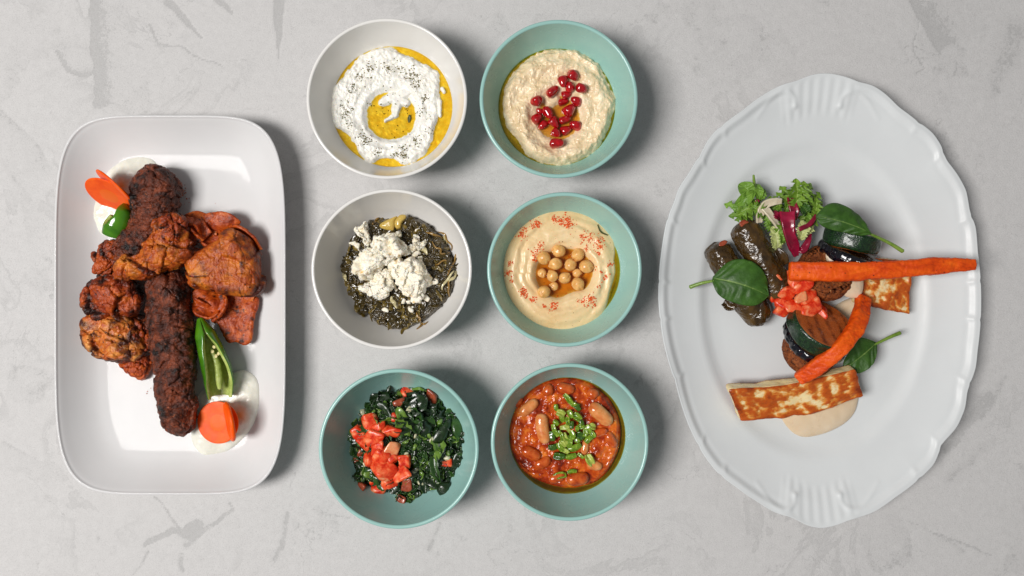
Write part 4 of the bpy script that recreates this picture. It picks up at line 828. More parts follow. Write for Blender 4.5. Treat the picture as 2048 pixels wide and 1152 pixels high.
m_gyr = food('shaved_meat', [(0.28, C(88, 24, 4)), (0.42, C(150, 52, 8)), (0.56, C(190, 82, 18)), (0.74, C(218, 124, 46))], 90, 8, 0.7, 1.0, 0.42, 0.14, ((200, 0.6, 0.0016), (520, 0.6, 0.001)), spec=0.45, specks=[(C(56, 14, 6), 150, 0.58, 0.12), (C(50, 24, 14), 600, 0.68, 0.04)])

def meat(name, pts, z0, H, mat, label, cat, seed, hb=None, p=2.6, tilt=(0, 0), rough=1.0, group=None, M=260, N=64, q=0.5, sag=0.0, cells=13):
    V, F, A = pillow(pts, z0, H, hb, p, q, M, N, tilt)
    V = disp(V, F, [(0.030, 0.0038 * rough, 2, False)], seed)
    V, e = crack(V, F, cells, seed + 60, 0.0016 * rough ** 3, 0.0009, 0.42 * rough); V, e2 = crack(V, F, cells * 6, seed + 80, 0.0007 * rough, 0.0005, 0.25 * rough)
    fib = fbm(V @ rotm((0, 0, seed)).T * np.array([.22, 1, 1]), 0.0018, 3, seed + 2); V = V + vnormals(V, F) * (0.00045 * fib)[:, None]
    V = disp(V, F, [(0.007, 0.0010 * rough, 3, True), (0.0022, 0.0005 * rough, 3, False)], seed)
    ch = np.clip(0.42 + 0.5 * fbm(V, 0.012, 4, seed + 9) + 0.25 * (A['edge'] ** 3) + 0.25 * e, 0, 1)  # charred at random and towards the outline; creases get the dark colour too
    return add(name, V, F, mat, None, label, cat, group, attrs={'char_dark': ch})
def kebab(path, rad, label, seed, sq=0.86):
    V, F = tube(PP(path), rad, 240, 130, 0.75, sq)
    V = disp(V, F, [(0.030, 0.0046, 2, False), (0.014, 0.0026, 3, False)], seed); V, e = crack(V, F, 60, seed + 60, 0.0012, 0.0008, 0.22); V, e = crack(V, F, 420, seed + 80, 0.0008, 0.0006, 0.25)
    V = disp(V, F, [(0.0035, 0.0006, 3, True), (0.0018, 0.0004, 2, False)], seed)
    ch = np.clip(0.5 + 0.75 * fbm(V, 0.016, 4, seed + 9), 0, 1)
    return add('kebab', V, F, m_keb, None, label, 'kebab', attrs={'char_dark': ch})
# heaped strips first (low), then what lies on them
z = ZP
kebab([(322, 334, z + .019), (314, 366, z + .019), (309, 405, z + .020), (297, 450, z + .020), (274, 494, z + .019), (240, 530, z + .018)], [0.0190, 0.0205, 0.0195, 0.0180, 0.0170, 0.0165], 'charred minced kebab with one end on the white sauce and carrots', 21)
kebab([(338, 545, z + .020), (336, 600, z + .021), (343, 660, z + .021), (349, 720, z + .0205), (352, 780, z + .020), (358, 832, z + .0185), (366, 872, z + .017)], [0.0185, 0.0195, 0.0204, 0.0200, 0.0188, 0.0165, 0.0110], 'long charred minced kebab lying beside the open green pepper', 22)
gy = 'thin shaved spiced meat strip tucked under the chicken'
def shaved(path, w, tilt, seed, curl=0.0, wave=0.0022, thick=0.0024, label=gy, mat=None):
    V, F = ribbon(PP(path), w, tilt, thick, 60, 21, curl, wave, seed); V = disp(V, F, [(0.006, 0.0007, 3, False)], seed)
    return add('shaved_meat_strip', V, F, mat or m_gyr, None, label, 'meat', 'shaved meat strips around the chicken')
shaved([(362, 470, z + .012), (378, 446, z + .020), (398, 444, z + .021), (412, 462, z + .016), (420, 490, z + .014)], [.006, .009, .010, .009, .006], (0.5, .9, .6), 1, .4)
shaved([(400, 462, z + .010), (420, 450, z + .016), (448, 448, z + .017), (474, 458, z + .012)], [.007, .010, .011, .008], (-.5, -.3, -.6), 2, -.3)
shaved([(384, 436, z + .019), (396, 458, z + .022), (414, 474, z + .019)], [.007, .008, .006], (.9, .5), 3, .5)
shaved([(466, 462, z + .012), (486, 464, z + .018), (504, 478, z + .016), (516, 500, z + .012)], [.006, .009, .008, .006], (-.5, -.8, -.4), 4, .5)
shaved([(420, 480, z + .008), (450, 470, z + .010), (490, 480, z + .009)], [.010, .012, .010], (0, .2), 5)
shaved([(350, 450, z + .024), (372, 462, z + .026), (392, 490, z + .022)], [.006, .009, .008], (.4, .2), 6, .3)
shaved([(402, 470, z + .013), (420, 484, z + .017), (440, 486, z + .015)], [.006, .008, .006], (1.0, .6), 7, .4)
shaved([(398, 576, z + .013), (410, 596, z + .017), (430, 612, z + .015), (446, 640, z + .010)], [.007, .010, .010, .007], (.5, .2, .5), 8, -.4)
shaved([(392, 600, z + .016), (404, 618, z + .018), (424, 628, z + .016), (440, 622, z + .016)], [.005, .007, .007, .005], (-.8, .4, .9), 9, .5)
shaved([(430, 590, z + .010), (470, 596, z + .012), (506, 606, z + .010)], [.010, .011, .009], (.2, -.2), 10)
V, F, A = pillow([(436, 622), (450, 608), (480, 600), (514, 594), (517, 610), (508, 640), (506, 668), (500, 686), (486, 690), (472, 684), (456, 684), (444, 664), (438, 645)], z + .010, .0028, .0015, 8, .5, 150, 34, (-.10, -.02)); V[:, 2] += 0.003 * fbm(V, 0.02, 3, 33)
V = disp(V, F, [(0.006, 0.0009, 3, False), (0.002, 0.0004, 3, False)], 12); add('shaved_meat_strip', V, F, m_gyr, None, 'broad flat shaved meat slice beside the tip of the green pepper', 'meat', 'shaved meat strips around the chicken')
shaved([(430, 640, z + .016), (444, 626, z + .019), (452, 606, z + .018), (446, 588, z + .016)], [.005, .006, .006, .004], (1.1, .9, .6), 13, .5)
# chicken
meat('chicken_piece', [(191, 506), (208, 484), (228, 482), (243, 492), (247, 520), (228, 546), (206, 552), (194, 535)], z + .016, .012, m_chk2, 'small dark red chicken piece beside the green pepper slice', 'chicken', 31, .013, 2.2)
meat('chicken_piece', [(225, 540), (253, 519), (298, 484), (326, 440), (345, 431), (362, 438), (386, 468), (394, 500), (372, 520), (330, 545), (284, 567), (242, 561)], z + .030, .013, m_chk1, 'long reddish chicken piece lying across both kebabs', 'chicken', 32, .016, 2.2, (0.04, 0.05))
meat('chicken_piece', [(322, 440), (342, 431), (362, 440), (372, 462), (360, 486), (336, 484), (318, 466)], z + .036, .010, m_chk2, 'round dark knob of chicken on the long piece', 'chicken', 38, .010, 2.2)
meat('chicken_piece', [(371, 524), (392, 504), (430, 484), (464, 467), (496, 476), (512, 498), (521, 530), (525, 576), (505, 594), (466, 588), (424, 584), (382, 564)], z + .023, .015, m_chk1, 'large blocky chicken piece with a flat grilled top', 'chicken', 33, .018, 5.5, (-.05, -.05), .55, cells=7)
meat('chicken_piece', [(163, 590), (178, 566), (200, 553), (236, 550), (270, 562), (282, 580), (280, 612), (262, 634), (230, 642), (192, 634), (172, 616)], z + .021, .014, m_chk2, 'dark red folded chicken piece above the pale grilled chicken', 'chicken', 34, .016, 2.4, (.04, 0))
meat('chicken_piece', [(170, 664), (180, 634), (210, 626), (250, 634), (278, 652), (284, 684), (276, 706), (250, 722), (214, 724), (186, 706), (168, 690)], z + .020, .013, m_chk3, 'pale orange grilled chicken piece with charred edges', 'chicken', 35, .015, 2.4, (-.02, 0), .9)
meat('chicken_scrap', [(240, 724), (262, 706), (288, 694), (304, 716), (304, 738), (294, 754), (272, 760), (254, 746)], z + .009, .008, m_gyr, 'small torn chicken scrap below the pale grilled chicken', 'chicken', 36, .007, 2.4)
meat('chicken_scrap', [(272, 640), (292, 640), (306, 668), (304, 700), (286, 704), (276, 676)], z + .012, .008, m_chk2, 'dark chicken scrap wedged between chicken and long kebab', 'chicken', 37, .010, 2.2)
# garlic sauce
m_gar2 = food('garlic_sauce', [(0.3, C(222, 220, 206)), (0.7, C(234, 233, 222))], 60, 4, rough=0.25, rvar=0.08, bumps=((160, 0.3, 0.0015), (420, 0.2, 0.001)), sss=0.25, sssr=(0.003, 0.0025, 0.0018), attrs=[('stain', C(236, 168, 110), 0.35, 0.9, 0.3, 120)])
def sauce(pts, H, mat, label, seed, stain=None, zb=ZP, amp=0.0016, name='sauce_blob'):
    V, F, A = pillow(pts, zb + 0.001, H, 0.0012, 3.5, .6, 160, 36); top = sstep(zb + 0.001, zb + 0.004, V[:, 2])
    V[:, 2] += top * amp * (fbm(V, 0.018, 3, seed) + 0.35 * fbm(V, 0.006, 3, seed + 1)); at = {}
    if stain: q = P(stain[0], stain[1], zb); at['stain'] = np.clip(1 - np.hypot(V[:, 0] - q[0], V[:, 1] - q[1]) / LN(stain[2]), 0, 1)
    else: at['stain'] = np.zeros(len(V))
    return add(name, V, F, mat, None, label, 'sauce', attrs=at)
sauce([(182, 424), (188, 398), (202, 366), (220, 338), (250, 320), (282, 314), (308, 322), (316, 350), (290, 400), (262, 440), (244, 470), (208, 472), (190, 450)], .0055, m_gar2, 'white garlic sauce under the carrot slices by the kebab end', 61, (250, 372, 26))
sauce([(392, 800), (410, 776), (440, 762), (478, 741), (502, 746), (518, 764), (521, 800), (514, 836), (496, 866), (462, 898), (430, 908), (404, 908), (384, 880), (386, 836)], .0075, m_gar2, 'white garlic sauce under carrot and open green pepper', 62, (484, 828, 34))
# carrots
m_car = food('raw_carrot', [(0.3, C(230, 72, 2)), (0.55, C(244, 92, 8)), (0.8, C(250, 112, 26))], 60, 4, rough=0.42, rvar=0.06, bumps=((350, 0.1, 0.0008),), spec=0.2, sss=0.25, sssr=(0.003, 0.001, 0.0004), attrs=[('core', C(234, 100, 16), 0.2, 0.6, 0.3, 80)])
def coin(center, R, axis, label, t=0.0016, sx=1.0, name='carrot_slice', spin=0.0):
    a = np.linspace(0, np.pi / 2, 6); e = t / 2
    prof = [(1e-5, e)] + [(R * f, e) for f in (.2, .36, .40, .6, .8, .92)] + [(R - e + e * math.sin(x), e * math.cos(x)) for x in a] + [(R - e + e * math.cos(x), -e * math.sin(x)) for x in a[1:]] + [(R * .5, -e), (1e-5, -e)]
    V, F = lathe(prof, 90); rr = np.hypot(V[:, 0], V[:, 1]) / R; core = sstep(.42, .34, rr) * (V[:, 2] > 0); V[:, 2] -= 0.00018 * sstep(.34, .38, rr) * sstep(.44, .40, rr) * np.sign(V[:, 2])
    V *= 1 + 0.02 * fbm(V, 0.02, 2, int(R * 1e5))[:, None]; V[:, 0] *= sx; V = V @ rotm((0, 0, spin)).T
    return add(name, V @ axis_m(axis).T + center, F[:, ::-1], m_car, None, label, 'carrot', 'carrot slices on the garlic sauces', attrs={'core': core})
coin(P(219, 391, z + .021), LN(49), (-0.24, -.78, .56), 'tilted oval carrot slice on the sauce by the kebab end', sx=1.0)
coin(P(231, 376, z + .025), LN(48), (0.65, .76, -.36), 'carrot slice standing on edge behind the oval slice', 0.0020)
coin(P(436, 845, z + .0120), LN(43), (-.10, -.05, 1), 'round carrot slice lying flat on the sauce')
coin(P(459, 843, z + .024), LN(40), (.98, .186, -.50), 'carrot slice standing on edge on the flat carrot slice', 0.0038)
# green peppers
m_pep = food('green_chilli_skin', [(0.3, C(48, 100, 12)), (0.6, C(78, 134, 22)), (0.8, C(104, 156, 38))], 40, 3, rough=0.16, rvar=0.05, bumps=((120, 0.08, 0.001),), coat=0.3)
m_pin = food('green_chilli_flesh', [(0.3, C(140, 160, 70)), (0.55, C(176, 190, 104)), (0.8, C(206, 212, 146))], 120, 4, rough=0.28, bumps=((300, 0.3, 0.001),), sss=0.2, sssr=(.002, .002, .001))
m_seed = food('chilli_seed', [(0.3, C(206, 190, 128)), (0.7, C(226, 214, 160))], 300, 2, rough=0.4)
def half_pepper(name, axis_pts, half_w, zc, label, open_side, depth, wall=0.0028):
    """a chilli slit along its length: shell with an open cut, hollow inside, ribs and seeds"""
    C_ = catmull(np.array(axis_pts), 70); T = np.gradient(C_, axis=0); T /= np.linalg.norm(T, axis=1)[:, None]
    w = np.interp(np.linspace(0, 1, 70), np.linspace(0, 1, len(half_w)), half_w); G = []; M = 44
    gap = np.interp(np.linspace(0, 1, 70), [0, .2, .35, .7, 1], [0.02, .12, .62, 1.0, 1.35])     # opening grows to the cut end
    ai = []
    for i in range(70):
        s = np.cross(T[i], [0, 0, 1.0]); s /= np.linalg.norm(s); u = np.cross(s, T[i]); o = open_side
        dirv = math.cos(o) * s + math.sin(o) * u; perp = -math.sin(o) * s + math.cos(o) * u
        th = np.linspace(gap[i], 2 * np.pi - gap[i], M); G.append(C_[i] + w[i] * (np.cos(th)[:, None] * dirv + depth * np.sin(th)[:, None] * perp))
    G = np.array(G); root = thing(name, (C_[:, 0].mean(), C_[:, 1].mean(), z), label, 'pepper')
    V = G.reshape(-1, 3); nu, nv = 70, M; i, j = np.meshgrid(np.arange(nu - 1), np.arange(nv - 1), indexing='ij'); i, j = i.ravel(), j.ravel(); F = np.stack([i*nv+j, (i+1)*nv+j, (i+1)*nv+j+1, i*nv+j+1], 1)
    Nn = vnormals(V, F); cen = np.repeat(C_, M, 0); sg = np.sign(((V - cen) * Nn).sum()); Nn = Nn * sg
    if sg < 0: F = F[:, ::-1]
    inn = V - Nn * np.repeat(np.minimum(wall, w * .45), M)[:, None]; n = len(V)
    a = np.arange(nv); b = np.arange(nu); loop = np.concatenate([a[:-1], b[:-1] * nv + nv - 1, (nu - 1) * nv + a[::-1][:-1], b[::-1][:-1] * nv]); l2 = np.roll(loop, -1)
    mid = V - Nn * 0.0004
    add('skin', np.concatenate([V, mid]), [F, np.stack([loop, l2, l2 + n, loop + n], 1)], m_pep, root)
    fl = add('flesh', np.concatenate([mid, inn]), [F[:, ::-1] + n, np.stack([loop, l2, l2 + n, loop + n], 1)], m_pin, root)
    return fl, C_, w
zz = z
root, pc, pw = half_pepper('green_pepper', [P(400, 637, zz + .022), P(410, 668, zz + .024), P(424, 708, zz + .023), P(436, 750, zz + .021), P(440, 796, zz + .018)], [0.0035, 0.0112, 0.0140, 0.0160, 0.0160, 0.0130], z, 'glossy green chilli cut open to show pale flesh and seeds', 1.95, 0.82)
V, F = tube(np.array([pc[26] + [0.001, 0, .001], pc[40] + [0.0015, 0, .000], pc[62] + [0, 0, -.001]]), [.0014, .0028, .0034, .002], 40, 12); V = disp(V, F, [(0.004, .0006, 2, False)], 3); add('rib', V, F, m_pin, root)
for i, (x, y) in enumerate([(425, 703), (437, 707), (432, 712), (428, 694)]):
    V, F = ico(3); V = V * np.array([.0019, .0016, .0007]) ; add('seed', V @ rotm((rng.uniform(-.5, .5), rng.uniform(-.5, .5), i)).T + P(x, y, z + .0275), F, m_seed, root)
root, pc, pw = half_pepper('green_pepper', [P(229, 470, zz + .021), P(234, 452, zz + .023), P(242, 432, zz + .024), P(247, 411, zz + .018)], [0.0108, 0.0118, 0.0105, 0.0045], z, 'short green chilli slice resting on the sauce by the kebab end', 2.55, 0.9)

cr = []
for (x, y, n_, sp_) in [(366, 384, 14, 5), (372, 402, 6, 6), (300, 770, 5, 14), (545, 700, 4, 18), (180, 735, 5, 12), (420, 415, 4, 16)]:
    for _ in range(n_):
        V, F = ico(1); q = P(x + rng.normal() * sp_, y + rng.normal() * sp_, ZP); cr.append((V * rng.uniform(.0002, .0006) * np.array([1.4, 1, .6]) + q + [0, 0, .0002], F))
V, F = join(cr); add('meat_crumbs', V, F, m_gyr, None, 'tiny brown meat crumbs scattered on the rectangular plate', 'crumbs', kind='stuff')

# ================================================================== vegetable plate on the oval platter
q2 = crop(1350, 330, 0.3038); q3 = crop(1530, 380, 0.26042); q4 = crop(1420, 580, 0.27778); z = ZO
# tahini pools
m_tah = food('tahini', [(0.3, C(214, 190, 158)), (0.7, C(228, 208, 180))], 40, 3, rough=0.3, rvar=0.06, bumps=((120, 0.12, 0.0015),), sss=0.2, sssr=(.002, .0015, .001), specks=[(C(120, 80, 50), 480, .74, .02)])
def tah(pts, H, label, seed, zb=ZO, amp=.0012, hb=.0012):
    V, F, A = pillow(pts, zb + .001, H, hb, 3.0, .6, 140, 34); top = sstep(zb + .001, zb + .004, V[:, 2]); V[:, 2] += top * amp * fbm(V, 0.022, 2, seed)
    return add('tahini_sauce', V, F, m_tah, None, label, 'sauce')
tah([(1562, 822), (1566, 842), (1587, 866), (1612, 874), (1651, 866), (1687, 848), (1708, 826), (1716, 800), (1716, 774), (1690, 760), (1640, 780), (1590, 800)], .0055, 'pale tahini pool under the long grilled cheese slice', 1)
tah([(1662, 620), (1690, 600), (1730, 590), (1735, 620), (1712, 650), (1694, 660), (1676, 640)], .005, 'tahini smear between the two leaning vegetable stacks', 2)
# stuffed vine leaves
m_dol = food('vine_leaf', [(0.22, C(30, 20, 8)), (0.45, C(58, 40, 14)), (0.62, C(82, 58, 20)), (0.82, C(112, 84, 34))], 55, 6, .6, .8, .22, .1, ((130, .3, .002), (420, .35, .0012)), coat=.35, specks=[(C(24, 15, 7), 90, .62, .12)])
def dolma(path, rad, label, seed):
    V, F = tube(PP(path), rad, 170, 110, 0.75, .92)
    ang = np.tile(np.linspace(0, 2 * np.pi, 110, endpoint=False), 170); rowi = np.repeat(np.arange(170), 110) / 170
    fold = np.zeros(len(V)); fold[:-2] = 0.0009 * sstep(.9, 1, np.cos(ang + 5 * rowi)) + 0.0006 * sstep(.85, 1, np.cos(ang * 1 - 3 * rowi + 2))
    V = V + vnormals(V, F) * fold[:, None]
    V = disp(V, F, [(0.026, 0.0028, 2, False), (0.010, 0.0011, 3, True), (0.004, 0.0005, 3, True)], seed)
    root = thing('stuffed_vine_leaf', V.min(0) * [0, 0, 1] + V.mean(0) * [1, 1, 0], label, 'vine leaf roll'); add('roll', V, F, m_dol, root)
    return root
ra = dolma([(1430, 486, z + .0135), (1446, 520, z + .0135), (1474, 566, z + .0135), (1500, 606, z + .013), (1524, 646, z + .012)], [.0110, .0130, .0138, .0135, .0115], 'dark stuffed vine leaf roll under a spinach leaf', 41)
rb = dolma([(1482, 448, z + .018), (1500, 478, z + .020), (1522, 520, z + .0215), (1546, 562, z + .0215), (1562, 594, z + .020)], [.0110, .0128, .0138, .0140, .0118], 'shiny brown stuffed vine leaf roll next to the salad', 42)
for (rt, x, y, zz, a) in ((ra, 1444, 487, .0265, .3), (rb, 1486, 446, .031, .8)):
    V, F = facet(4, int(x), 3, 6, (.0032, .0022, .0014)); add('filling_bit', V @ rotm((0, 0, a)).T + P(x, y, z + zz - .0032), F, m_tomb, rt)
V, F = ribbon(np.array([P(1551, 500, z + .033), P(1562, 512, z + .034), P(1572, 528, z + .031)]), [.003, .005, .003], (.3, -.4), .0006, 20, 9, .6, .0016, 3); add('leaf_tatter', V, F, m_dol, rb)
V, F = ribbon(np.array([P(1446, 606, z + .010), P(1458, 612, z + .013), P(1470, 610, z + .016)]), [.003, .004, .003], (.3, -.4), .0008, 20, 9, .6, .0016, 4); add('leaf_tatter', V, F, m_dol, ra)

# ---- leaf stacks: courgette, aubergine, falafel, cheese
m_cou = food('courgette', [(0.25, C(8, 24, 12)), (0.5, C(18, 44, 22)), (0.72, C(34, 66, 30)), (0.88, C(86, 108, 52))], 420, 4, .5, .6, .24, .08, ((700, .5, .001), (260, .3, .001)), coat=.3,
             attrs=[('cut', C(168, 88, 38), .45, .55, .0, 60), ('sear', C(86, 36, 12), .45, .85, .9, 240)])
m_aub = food('aubergine_skin', [(0.3, C(5, 4, 10)), (0.7, C(16, 13, 26))], 90, 4, rough=.12, rvar=.05, bumps=((110, .3, .002), (380, .25, .001)), coat=.6, attrs=[('cut', C(60, 44, 24), .45, .6, .2, 120)])
m_fal = food('falafel_crust', [(0.2, C(40, 18, 8)), (0.42, C(104, 50, 20)), (0.6, C(148, 80, 36)), (0.78, C(178, 108, 54)), (0.9, C(210, 156, 96))], 330, 7, .75, .4, .6, .1, ((300, .8, .0016), (800, .8, .001)), spec=.25, specks=[(C(34, 16, 8), 420, .60, .06), (C(206, 160, 100), 500, .69, .03)])
def slab_disc(R, t, axis, center, seed, specs, prof_r=0.004, ribs=0.0, M=150):
    e = min(prof_r, t / 2 * .95); a = np.linspace(0, np.pi / 2, 9); h = t / 2
    prof = [(1e-5, h)] + [(R * f, h) for f in np.linspace(.08, .86, 16)] + [(R - e + e * math.sin(x), h - e + e * math.cos(x)) for x in a] + [(R, y) for y in np.linspace(h - e, -h + e, 12)[1:-1]] + [(R - e + e * math.cos(x), -h + e - e * math.sin(x)) for x in a] + [(R * f, -h) for f in np.linspace(.86, .08, 8)] + [(1e-5, -h)]
    V, F = lathe(prof, M); r = np.hypot(V[:, 0], V[:, 1]) / R; cut = ((np.abs(V[:, 2]) > h * .93) & (r < 1 - .55 * e / R)).astype(float); sear = cut * (0.45 + .4 * fbm(V, .010, 4, seed + 3) + .25 * np.sin(V[:, 0] / .0016 + 2.5 * fbm(V, .02, 2, seed)))
    if ribs:
        an = np.arctan2(V[:, 1], V[:, 0]); V[:, :2] *= (1 + ribs * np.sin(an * 22 + 2 * fbm(V, .02, 2, seed)) * sstep(.7, .95, r))[:, None]
    F = F[:, ::-1]; V = disp(V, F, specs, seed); V = V @ axis_m(axis).T + np.array(center); return V, F, {'cut': cut, 'sear': sear}
def disc(name, label, cat, mat, R, t, axis, center, seed, specs, prof_r=.004, ribs=0., group=None):
    V, F, A = slab_disc(R, t, axis, center, seed, specs, prof_r, ribs); return add(name, V, F, mat, None, label, cat, group, attrs=A)
soft = [(0.02, 0.0012, 2, False), (0.006, 0.0005, 2, False)]
a2 = np.array([0.26, 0.66, 0.72]); a2 /= np.linalg.norm(a2)
c2 = P(1640, 656, z + .034)
disc('courgette_slice', 'thick grilled courgette slice with seared top under diced tomato', 'courgette', m_cou, .0292, .0165, a2, c2, 51, soft, .003)
disc('aubergine_slice', 'glossy black aubergine slice under the seared courgette', 'aubergine', m_aub, .0290, .0085, a2, c2 - a2 * .0140 + [0.002, -.001, 0], 52, [(0.02, 0.0018, 2, False), (0.008, .0010, 2, True)], .003, .016)
V, F, A = slab_disc(.0245, .017, a2 * [1, .9, 1.1], c2 - a2 * .0262 + [.0025, -.0065, .0], 53, [(0.02, 0.0014, 2, False), (0.004, 0.0010, 3, False), (0.0018, .0006, 2, False)], .007); V[:, 2] = np.maximum(V[:, 2], ZO + .0003)
add('falafel', V, F, m_fal, None, 'brown falafel under aubergine, above the long cheese slice', 'falafel', attrs=A)
a1 = np.array([0.20, 0.93, 0.22]); a1 /= np.linalg.norm(a1); c1 = P(1704, 478, z + .0262)
disc('courgette_slice', 'dark green courgette slice half covered by a spinach leaf', 'courgette', m_cou, .0250, .0170, a1, c1, 54, soft, .004)
disc('aubergine_slice', 'glossy black aubergine slice between courgette and upper falafel', 'aubergine', m_aub, .0300, .0095, a1 * [1.6, 1, 1.5], c1 - a1 * .0145 + [0.0035, -.002, .0005], 55, [(0.02, 0.0022, 2, False), (0.008, .0012, 2, True)], .003, .016)
V, F, A = slab_disc(.0265, .018, np.array([-.12, .28, .9]), P(1652, 545, z + .021), 56, [(0.02, 0.0014, 2, False), (0.004, 0.0012, 3, False), (0.0018, .0006, 2, False)], .008); V[:, 2] = np.maximum(V[:, 2], ZO + .0003)
add('falafel', V, F, m_fal, None, 'brown falafel under the straight roasted carrot', 'falafel', attrs=A)
V, F, A = pillow([(1652, 506), (1672, 502), (1700, 510), (1722, 522), (1728, 560), (1722, 590), (1704, 596), (1684, 588), (1672, 562), (1656, 530)], z + .029, .0045, .004, 2.6, .6, 120, 30, (-.05, -.02)); V[:, 2] += .0012 * fbm(V, .012, 3, 5); add('tahini_sauce', V, F, m_tah, None, 'tahini dollop on the falafel under the straight carrot', 'sauce')

# grilled cheese
m_hal = food('grilled_cheese', [(0.3, C(232, 206, 150)), (0.7, C(242, 224, 178))], 50, 3, rough=.32, rvar=.08, bumps=((260, .25, .001),), sss=.2, sssr=(.003, .002, .001), coat=.1,
             attrs=[('sear', C(222, 150, 62), .44, .52, 0, 100), ('sear', C(188, 86, 18), .50, .60, .14, 300), ('sear', C(132, 48, 10), .64, .84, .30, 260)])
def hal(dims, e, center, seed, label, poly=None):
    V, F, raw = rbox(dims, .0018, 64); face = raw[:, 2] > .98
    n = fbm(V, .0085, 5, seed, .6) + .25 * fbm(V, .03, 2, seed + 4); edge = np.maximum(np.abs(raw[:, 0]), np.abs(raw[:, 1])); sear = (np.abs(raw[:, 2]) > .93) * np.clip(.555 + .46 * n + .16 * sstep(.82, 1.0, edge), 0, 1)
    if poly is not None: V = poly(V, dims)
    V = disp(V, F, [(.025, .0024, 2, False), (.008, .0011, 3, False), (.002, .00035, 2, False)], seed); V = V + vnormals(V, F) * (.0007 * sstep(.5, .6, sear))[:, None]; V = V @ rotm(e).T + np.array(center); V[:, 2] = np.maximum(V[:, 2], ZO + .0003)
    return add('grilled_cheese', V, F, m_hal, None, label, 'cheese', attrs={'sear': sear})
def skew(V, d):
    V = V.copy(); u = V[:, 0] / d[0]; V[:, 1] *= 1 - .16 * (u + .5) * sstep(.0, .5, u); V[:, 0] += -.22 * V[:, 1]; V[:, 1] -= .0030 * np.cos(u * 5); return V
hal((.114, .0345, .0105), (.36, -.02, .185), P(1590, 788, z + .0185), 61, 'long golden seared grilled cheese slice lying on tahini', skew)
hal((.052, .046, .011), (.10, .10, -.12), P(1762, 566, z + .0150), 62, 'short browned grilled cheese slice under the straight carrot', lambda V, d: V * np.array([1, 1, 1]) + np.c_[-.2 * V[:, 1], -.10 * V[:, 0] * (V[:, 1] < 0), V[:, 2] * 0])

# roasted carrots
m_rc = food('roast_carrot', [(0.28, C(158, 38, 5)), (0.45, C(218, 74, 8)), (0.60, C(238, 98, 14)), (0.8, C(248, 132, 42))], 95, 8, .7, .6, .45, .1, ((300, .5, .0012), (120, .35, .0015), (800, .3, .0006)), spec=.3, specks=[(C(90, 28, 10), 260, .68, .05), (C(60, 20, 10), 120, .74, .04)], stretch=(.35, 1, 1))
def roast(path, rad, label, seed, sq=.8):
    sec = lambda th: 1 / np.maximum((np.abs(np.cos(th)) ** 5 + np.abs(np.sin(th)) ** 5) ** .2, .1) * (1 + .03 * np.cos(3 * th))
    V, F = tube(PP(path), rad, 220, 60, .25, sq, sec); wr = fbm(V * np.array([.25, 1, 1]), .0022, 3, seed + 4); V = disp(V, F, [(.03, .0018, 2, False), (.009, .0010, 3, False), (.0025, .0004, 3, False)], seed); V = V + vnormals(V, F) * (.0004 * wr)[:, None]
    return add('roasted_carrot', V, F, m_rc, None, label, 'carrot')
roast([(1577, 541, z + .044), (1640, 543, z + .048), (1720, 542, z + .049), (1800, 538, z + .048), (1880, 532, z + .046), (1950, 530, z + .044)], [.0080, .0083, .0083, .0080, .0072, .0050], 'straight roasted carrot stick reaching over the platter rim', 71)
roast([(1727, 596, z + .026), (1721, 630, z + .040), (1706, 664, z + .050), (1678, 698, z + .056), (1636, 732, z + .048), (1594, 758, z + .036)], [.0066, .0069, .0070, .0068, .0066, .0060], 'curved roasted carrot stick leaning over seared courgette', 72)

# ---- leaves
def leaf_mat(name, a, b, c, vein):
    return food(name, [(0.3, C(*a)), (0.6, C(*b)), (0.85, C(*c))], 60, 4, rough=.46, rvar=.1, bumps=((160, .35, .0015), (600, .3, .0008)), spec=.35, sss=.1, sssr=(.001, .001, .0005), attrs=[('vein', C(*vein), .35, 1.0, 0, 60)])
m_spi = leaf_mat('spinach_leaf', (40, 72, 22), (60, 98, 32), (80, 120, 46), (134, 160, 84)); m_lam = leaf_mat('lambs_lettuce', (84, 122, 38), (118, 156, 56), (146, 178, 78), (164, 190, 104))
m_fri = leaf_mat('frisee', (78, 114, 28), (118, 152, 48), (158, 184, 80), (190, 204, 120)); m_pal = leaf_mat('pale_lettuce', (166, 176, 104), (190, 198, 132), (206, 210, 154), (220, 220, 180))
m_stem = food('leaf_stem', [(0.3, C(98, 130, 44)), (0.7, C(136, 164, 70))], 80, 3, rough=.3, bumps=((400, .15, .0006),))
